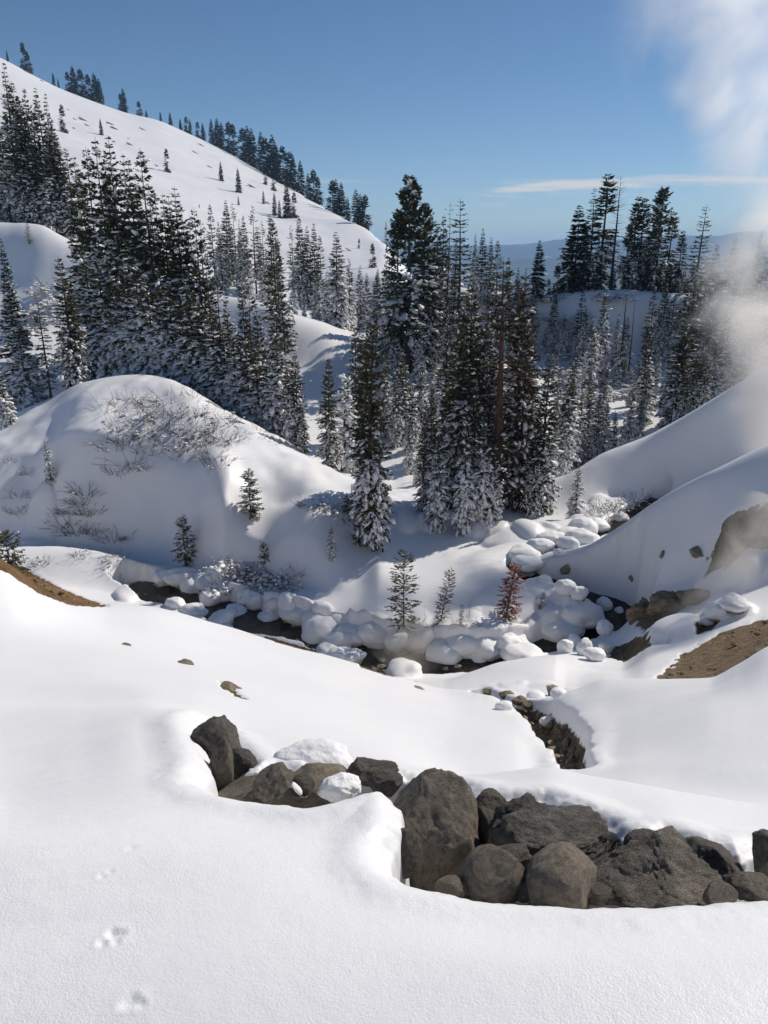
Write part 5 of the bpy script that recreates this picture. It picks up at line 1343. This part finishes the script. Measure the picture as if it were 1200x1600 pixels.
# --- the central trees on the bench
place_tree('midbent', 586, 490, 41.5, "tall leaning fir with a curved bare foot left of the central trees", wide=.85, rz=0.4)
place_tree('mid', 572, 560, 46.5, "fir close behind the tall leaning one", wide=.9, var=2)
row('mid', [(704, 530, 49.5, .8), (721, 480, 48.5, .85), (739, 440, 48, .95), (754, 490, 48.5, .8), (769, 545, 47.5, .75), (745, 590, 46.5, .75), (664, 640, 47.5, .7), (676, 600, 50, .75)], "{n} tall dark fir from the left in the central cluster", "tall firs of the central cluster")
place_tree('redtrunk', 790, 405, 46.8, "tall fir with a thick red brown trunk and bare lower branches", rz=2.2)
place_tree('rusty', 822, 430, 49.5, "fir with rust red dying foliage right of the red trunk", wide=1.0)
place_tree('rusty', 826, 500, 48, "lower rusty fir close to the red trunk", wide=.8)
place_tree('firS', 685, 655, 44.6, "snow laden fir at the left front of the central cluster", wide=.95, var=1)
place_tree('firS', 730, 640, 44.2, "slim snow laden fir at the front of the central cluster", wide=.8, var=1)
place_tree('firS', 757, 650, 44.6, "snow laden fir right of the slim one in the central cluster", wide=.85, var=0)
place_tree('firS', 775, 690, 44.8, "short snow laden fir below the red trunk", wide=.9, var=0)
place_tree('small', 765, 795, 43.2, "little snow pillar fir at the top of the lit mound", wide=.9, var=1)
place_tree('mid', 860, 552, 47.5, "tall snow flecked fir right of the red trunk by the upper stream", wide=1.1, var=1)
place_tree('mid', 842, 640, 47, "shorter fir between the red trunk and the tall snow flecked one", wide=.85, var=2)
place_tree('small', 905, 727, 46, "small snowy fir alone by the bend of the upper stream", wide=1.25, var=0)
place_tree('firS', 892, 620, 58, "snow laden fir above the end of the farther right bank", wide=.9)
# --- small trees on the knoll and by the stream
for spec, u, v, vb, lab, wd, vr in [
    ('flag', 388, 735, 806, "snow crusted small fir on the face of the knoll", 1.6, 0), ('flag', 284, 808, 884, "small fir with foliage only on its right side above the dark pool", 1.5, 0),
    ('small', 70, 684, 755, "thin small fir on the shaded left face of the knoll", .9, 0), ('bushy', 412, 848, 880, "dark green little bush shaped fir among the brush", .7, 0),
    ('small', 517, 818, 872, "little snowy fir low on the knoll right of the brush", 1.1, 0), ('bushy', 561, 815, 852, "dark little fir beside the leaning trunk", .8, 0),
    ('sap', 632, 862, 982, "tall thin olive sapling by the brown water", 1.25, 0), ('sap', 690, 890, 970, "leaning olive sapling with a bare tip on the lit mound", 1.2, 1),
    ('red', 795, 880, 968, "shrub like sapling with dead red needles on the lit mound", 1.15, 0), ('sap', 722, 945, 975, "small grey sapling stub between the olive and the red one", 1.0, 0),
    ('bushy', 543, 775, 800, "snow bent little fir on the right shoulder of the knoll", 1.0, 0), ('small', 810, 872, 900, "tuft of green needles beside the upper stream", 1.0, 0), ('sap', 845, 925, 950, "twiggy stub on the pillows right of the red sapling", 1.3, 1)]:
    b = hit(u, vb, 25)
    place_tree(spec, u, v, b.y, lab, None, "sapling" if spec in ('sap', 'red') else "fir_tree", wide=wd, var=vr, sink=.12, rz=0.0 if spec in ('flag', 'red') or (spec == 'sap' and vr == 1) else None)
# ------------------------------------------------------------------ leafless brush poking out of the snow
def brush(seed, n=26, h=0.9, spread=0.9, snow=0.0, ssz=.10, lean=0.0, thick=.010, sub=4):
    r = np.random.default_rng(seed)
    tw, sn = Acc(), Acc()
    def pad(c, sz):
        v = PAD_V * (1 + r.uniform(-.3, .3, (len(PAD_V), 1))) * np.array([r.uniform(.9, 1.8), r.uniform(.8, 1.3), r.uniform(.5, .9)]) * sz
        th = r.uniform(0, 6.28)
        v = np.stack([v[:, 0] * math.cos(th) - v[:, 1] * math.sin(th), v[:, 0] * math.sin(th) + v[:, 1] * math.cos(th), v[:, 2]], 1)
        sn.add(v + c, PAD_F)
    for i in range(n):
        az = r.uniform(0, 6.28); rr = spread * math.sqrt(r.random()) * .7
        p = np.array([math.cos(az) * rr, math.sin(az) * rr, -.15])
        a2 = az + r.uniform(-.9, .9); el = r.uniform(.35, 1.2)
        L_ = h * r.uniform(.5, 1.2)
        d = np.array([math.cos(a2) * math.cos(el) + lean, math.sin(a2) * math.cos(el), math.sin(el)])
        pts = [p]
        for k in range(3):
            d = unit(d + r.normal(size=3) * .16 + np.array([0, 0, -.05]))
            pts.append(pts[-1] + d * L_ / 3)
        tw.tube(pts, [thick, thick * .8, thick * .55, thick * .25], 3)
        for q in range(sub):
            k = r.integers(1, 3); t = r.random()
            b = pts[k] * (1 - t) + pts[k + 1] * t
            e = unit(d + r.normal(size=3) * .55)
            tw.tube([b, b + e * L_ * r.uniform(.15, .38)], [thick * .5, thick * .2], 3)
        for q in range(r.poisson(snow * 3)):
            k = r.integers(0, 3); t = r.random()
            pad(pts[k] * (1 - t) + pts[k + 1] * t + np.array([0, 0, .02]), ssz * r.uniform(.5, 1.4))
    tm = tw.mesh("twigs"); tm.materials.append(mat_twig)
    sm = None
    if sn.n: sm = sn.mesh("snow_load"); sm.materials.append(mat_snow)
    return tm, sm


BR = {'open': [brush(201, 16, 1.6, 1.0, .10, .08, .3, .014, 6), brush(202, 20, 1.3, 1.1, .15, .08, .25, .013, 6)],
      'snowy': [brush(211, 40, .95, 1.2, .22, .075, .1, .013, 7), brush(212, 46, .85, 1.3, .28, .08, .1, .013, 7), brush(213, 34, 1.0, 1.1, .2, .08, .15, .013, 7)],
      'laden': [brush(231, 46, .7, 1.1, 1.2, .075, 0, .016, 5), brush(232, 50, .6, 1.2, 1.4, .08, 0, .016, 5)],
      'dark': [brush(221, 40, 1.6, 1.6, .9, .20, 0, .03, 5), brush(222, 46, 1.4, 1.8, 1.1, .22, 0, .03, 5)]}


def place_brush(kind, u, v, label, group, size=1.0, ymin=25, name="shrub"):
    p = hit(u, v, ymin)
    tm, sm = BR[kind][int(TREE_SEED.integers(len(BR[kind])))]
    root = empty(name, p, float(TREE_SEED.uniform(0, 6.28)), (size, size, size))
    props(root, label, "shrub", group)
    props(link_mesh("twigs", tm, None, root), kind="stuff")
    if sm is not None: props(link_mesh("snow_load", sm, None, root), kind="stuff")


knoll = [(178, 700), (190, 668), (200, 690), (215, 655), (225, 680), (232, 705), (240, 640), (250, 665), (258, 690), (262, 628), (270, 650), (278, 700), (285, 675), (292, 715), (298, 648), (308, 690), (318, 668), (326, 705), (340, 725), (345, 690), (200, 720), (222, 730), (185, 738), (350, 660)]
for i, (u, v) in enumerate(sorted(knoll)):
    place_brush('snowy' if i % 4 else 'open', u, v, f"{ORD[i] if i < 20 else ORD[23 - i] + ' to last'} clump from the left of snowy brush on top of the knoll", "brush on top of the knoll", TREE_SEED.uniform(.8, 1.25))
for i, (u, v) in enumerate([(165, 640), (190, 632), (210, 625), (300, 620), (330, 650), (365, 690), (400, 675), (430, 690)]):
    place_brush('open', u, v, f"{ORD[i]} arching bare twig bush from the left along the knoll crest", "bare twigs along the knoll crest", TREE_SEED.uniform(.7, 1.0))
for i, (u, v) in enumerate([(95, 820), (112, 800), (125, 785), (138, 770), (145, 800), (120, 830), (150, 830), (178, 838)]):
    place_brush('snowy', u, v, f"{ORD[i]} clump of the half buried brush on the shaded left face of the knoll", "brush on the shaded face", TREE_SEED.uniform(.8, 1.2))
for i, (u, v) in enumerate([(128, 868), (175, 875), (190, 905), (65, 880), (30, 775), (45, 740), (28, 800), (18, 720)]):
    place_brush('snowy', u, v, f"{ORD[i]} small tuft of twigs in the shade at the lower left", "twigs at the lower left", TREE_SEED.uniform(.5, .8))
for i, (u, v) in enumerate([(345, 890), (362, 905), (372, 880), (388, 912), (398, 890), (415, 905), (425, 920), (440, 900), (452, 915), (462, 895), (350, 918), (408, 925)]):
    place_brush('laden', u, v, f"{ORD[i]} clump of the dense snowy brush beside the stream", "dense brush beside the stream", TREE_SEED.uniform(.9, 1.3))
for i, (u, v) in enumerate([(485, 790), (505, 795), (530, 800), (545, 812)]):
    place_brush('snowy', u, v, f"{ORD[i]} bent bush from the left on the right shoulder of the knoll", "bent bushes on the knoll shoulder", TREE_SEED.uniform(.7, 1.0))
for i, (u, v) in enumerate([(720, 975), (735, 970), (655, 985), (668, 975), (845, 945), (795, 972)]):
    place_brush('open', u, v, f"{ORD[i]} little twig bush on the lit mound", "twigs on the lit mound", TREE_SEED.uniform(.35, .55))
for i, (u, v) in enumerate([(985, 790), (970, 795), (1000, 785), (950, 800), (935, 806)]):
    place_brush('snowy', u, v, f"{ORD[i]} snowy bush from the right at the bend of the upper stream", "bushes at the stream bend", TREE_SEED.uniform(.7, 1.0), 40)
farb = [(60, 460), (85, 452), (40, 490), (70, 500), (95, 480), (30, 520), (860, 500), (875, 520), (890, 505), (905, 530), (920, 550), (880, 545), (900, 570), (930, 575), (945, 600), (915, 600), (960, 575), (975, 600), (885, 585), (870, 560), (1040, 510), (1030, 530), (1050, 540), (1035, 560), (1060, 520), (950, 470), (975, 468), (860, 470), (720, 470), (735, 500), (760, 480), (745, 530), (865, 535), (850, 585), (840, 540), (905, 500), (935, 520), (895, 620), (925, 630), (955, 620), (880, 600), (990, 620), (1000, 590), (600, 560), (640, 570), (690, 560), (700, 590), (620, 610), (580, 600), (660, 640), (770, 560)]
for i, (u, v) in enumerate(farb):
    place_brush('dark', u, v, (f"{ORD[i]} clump of snowy brush below the left snow ridge" if i < 6 else f"{ORD[i - 6] if i < 26 else ORD[27 - i] + ' to last'} clump of dark brush on the shaded right slope" if i < 28 else f"{nth(i - 27)} clump of brush on the slopes behind the central trees"), "brush on the far slopes", TREE_SEED.uniform(.8, 1.3), 60)
# ------------------------------------------------------------------ steam
def steam(name, label, axis, dens, scale, lo, hi, seed, aniso=0.68, colour=(0.97, 0.95, 0.92), soft=0.55, zs=1.0):
    """rolling column of vapour round a bent axis of (point, radius); thins towards its skin"""
    pts = [Vector(a[0]) for a in axis]; rad = [a[1] for a in axis]
    n = 40
    ts = np.linspace(0, len(pts) - 1, n)
    C = np.stack([np.interp(ts, range(len(pts)), [p[k] for p in pts]) for k in range(3)], 1)
    R_ = np.interp(ts, range(len(pts)), rad)
    for _ in range(4):                       # soften the bends
        C[1:-1] = (C[:-2] + 2 * C[1:-1] + C[2:]) / 4; R_[1:-1] = (R_[:-2] + 2 * R_[1:-1] + R_[2:]) / 4
    rows = []
    S = 28
    for i in range(n):
        t = C[min(i + 1, n - 1)] - C[max(i - 1, 0)]; t /= np.linalg.norm(t)
        a = np.cross(t, (0, 1, 0)); a /= np.linalg.norm(a); b = np.cross(t, a)
        for s in range(S):
            an = s * 2 * math.pi / S
            q = C[i] + R_[i] * (math.cos(an) * a + math.sin(an) * b)
            nz = mnoise.fractal(Vector(q) / (R_.mean() * 1.1) + Vector((seed, 0, 0)), 1.0, 2.0, 3)
            end = min(1, min(i, n - 1 - i) / 3.0 + .12)
            rows.append(C[i] + (q - C[i]) * (1 + .22 * nz) * end ** .5)
    V = np.array(rows); f = []
    for i in range(n - 1):
        for s in range(S):
            f.append((i * S + s, i * S + (s + 1) % S, (i + 1) * S + (s + 1) % S, (i + 1) * S + s))
    me = bpy.data.meshes.new(name)
    me.from_pydata([tuple(v) for v in V], [], f + [tuple(range(S))[::-1], tuple((n - 1) * S + k for k in range(S))]); me.update()
    m = bpy.data.materials.new(name); m.use_nodes = True
    nt = m.node_tree; L = nt.links
    for x in list(nt.nodes): nt.nodes.remove(x)
    out = nt.nodes.new('ShaderNodeOutputMaterial'); pv = nt.nodes.new('ShaderNodeVolumePrincipled')
    pv.inputs['Color'].default_value = (*colour, 1); pv.inputs['Anisotropy'].default_value = aniso
    pos = nd(nt, 'ShaderNodeNewGeometry').outputs['Position']
    # distance from the axis: the axis is a polyline in z, looked up with float curves
    z0, z1 = float(C[:, 2].min()), float(C[:, 2].max())
    sep = nd(nt, 'ShaderNodeSeparateXYZ'); L.new(pos, sep.inputs[0])
    nz = nd(nt, 'ShaderNodeMapRange'); nz.inputs['From Min'].default_value = z0; nz.inputs['From Max'].default_value = z1; L.new(sep.outputs[2], nz.inputs['Value'])
    order = np.argsort(C[:, 2])
    def curve(vals, scale_):
        fc = nd(nt, 'ShaderNodeFloatCurve'); cu = fc.mapping.curves[0]
        zz = (C[order, 2] - z0) / (z1 - z0)
        ks = np.linspace(0, 1, 9)
        vv = np.interp(ks, zz, (vals[order] + scale_) / (2 * scale_))
        cu.points[0].location = (0, vv[0]); cu.points[-1].location = (1, vv[-1])
        for k_, v_ in zip(ks[1:-1], vv[1:-1]): cu.points.new(float(k_), float(v_))
        fc.mapping.update()
        L.new(nz.outputs[0], fc.inputs['Value'])
        o = nd(nt, 'ShaderNodeMapRange'); o.inputs['To Min'].default_value = -scale_; o.inputs['To Max'].default_value = scale_; L.new(fc.outputs[0], o.inputs['Value'])
        return o.outputs[0]
    xc, yc, rc = curve(C[:, 0], 60.0), curve(C[:, 1], 90.0), curve(R_, 40.0)
    dx_ = nd(nt, 'ShaderNodeMath', operation='SUBTRACT'); L.new(sep.outputs[0], dx_.inputs[0]); L.new(xc, dx_.inputs[1])
    dy_ = nd(nt, 'ShaderNodeMath', operation='SUBTRACT'); L.new(sep.outputs[1], dy_.inputs[0]); L.new(yc, dy_.inputs[1])
    cb = nd(nt, 'ShaderNodeCombineXYZ'); L.new(dx_.outputs[0], cb.inputs[0]); L.new(dy_.outputs[0], cb.inputs[1])
    ln = nd(nt, 'ShaderNodeVectorMath', operation='LENGTH'); L.new(cb.outputs[0], ln.inputs[0])
    dv = nd(nt, 'ShaderNodeMath', operation='DIVIDE'); L.new(ln.outputs['Value'], dv.inputs[0]); L.new(rc, dv.inputs[1])
    fall = nd(nt, 'ShaderNodeMapRange', interpolation_type='SMOOTHSTEP'); fall.inputs['From Min'].default_value = 0.92; fall.inputs['From Max'].default_value = 0.92 - soft
    L.new(dv.outputs[0], fall.inputs['Value'])
    mp = nd(nt, 'ShaderNodeMapping'); mp.inputs['Location'].default_value = (seed, seed * .7, 0); mp.inputs['Scale'].default_value = (1, 1, zs); L.new(pos, mp.inputs[0])
    nn = noise_node(nt, mp.outputs[0], scale, 5, 0.58, 0.7)
    # subtracting the falloff from the threshold frays the skin of the cloud
    ad = nd(nt, 'ShaderNodeMath', operation='MULTIPLY_ADD'); L.new(fall.outputs[0], ad.inputs[0]); ad.inputs[1].default_value = 0.22; L.new(nn.outputs['Fac'], ad.inputs[2])
    th = nd(nt, 'ShaderNodeMapRange', interpolation_type='SMOOTHSTEP'); th.inputs['From Min'].default_value = lo; th.inputs['From Max'].default_value = hi
    L.new(ad.outputs[0], th.inputs['Value'])
    mu = nd(nt, 'ShaderNodeMath', operation='MULTIPLY'); L.new(th.outputs[0], mu.inputs[0]); L.new(fall.outputs[0], mu.inputs[1])
    m2 = nd(nt, 'ShaderNodeMath', operation='MULTIPLY'); L.new(mu.outputs[0], m2.inputs[0]); m2.inputs[1].default_value = dens
    L.new(m2.outputs[0], pv.inputs['Density']); L.new(pv.outputs[0], out.inputs['Volume'])
    o = link_mesh(name, me, m)
    props(o, label, "steam", kind="stuff")
    return o


# plume from the vents at the right, drifting in front of the grove
steam("steam_plume", "dense warm lit steam billowing in front of the grove at the right border",
      [(at(1200, 790, 40), 2.0), (at(1205, 690, 42), 3.2), (at(1195, 590, 44), 4.6), (at(1175, 500, 46), 5.6), (at(1175, 430, 47), 5.0), (at(1195, 370, 48), 4.0), (at(1210, 330, 49), 3.2)],
      0.70, 0.34, 0.52, 0.84, 3.0, colour=(0.995, 0.975, 0.94), soft=.80)
steam("steam_cloud", "thin white steam cloud torn by wind in the upper right corner of the sky",
      [(at(1190, 380, 50), 3.4), (at(1185, 290, 51), 5.6), (at(1160, 190, 53), 8.0), (at(1135, 100, 55), 9.6), (at(1140, 20, 57), 10.5), (at(1165, -60, 58), 10.5), (at(1175, -150, 60), 10)],
      0.26, 0.22, 0.56, 0.90, 21.0, colour=(0.98, 0.98, 0.98), soft=.85)
# thin wisps that creep over the brown vents
steam("steam_wisp", "low wisp of steam drifting over the brown vents at the right",
      [(at(1025, 985, 27.8), .5), (at(1060, 955, 27.8), .8), (at(1105, 925, 27.6), 1.1), (at(1150, 880, 27.3), 1.5), (at(1185, 835, 27.3), 1.8), (at(1215, 780, 27.5), 1.9)],
      1.0, 0.7, 0.46, 0.80, 9.0, colour=(0.98, 0.95, 0.90), soft=.8)
steam("mist", "thin brown lit mist hanging over the warm stretch of the stream",
      [(at(615, 1046, 30.0), 2.2), (at(625, 1030, 30.2), 2.6), (at(640, 1005, 30.4), 2.2), (at(655, 975, 30.6), 1.4)],
      0.40, 0.8, 0.50, 0.85, 15.0, colour=(0.95, 0.90, 0.82))
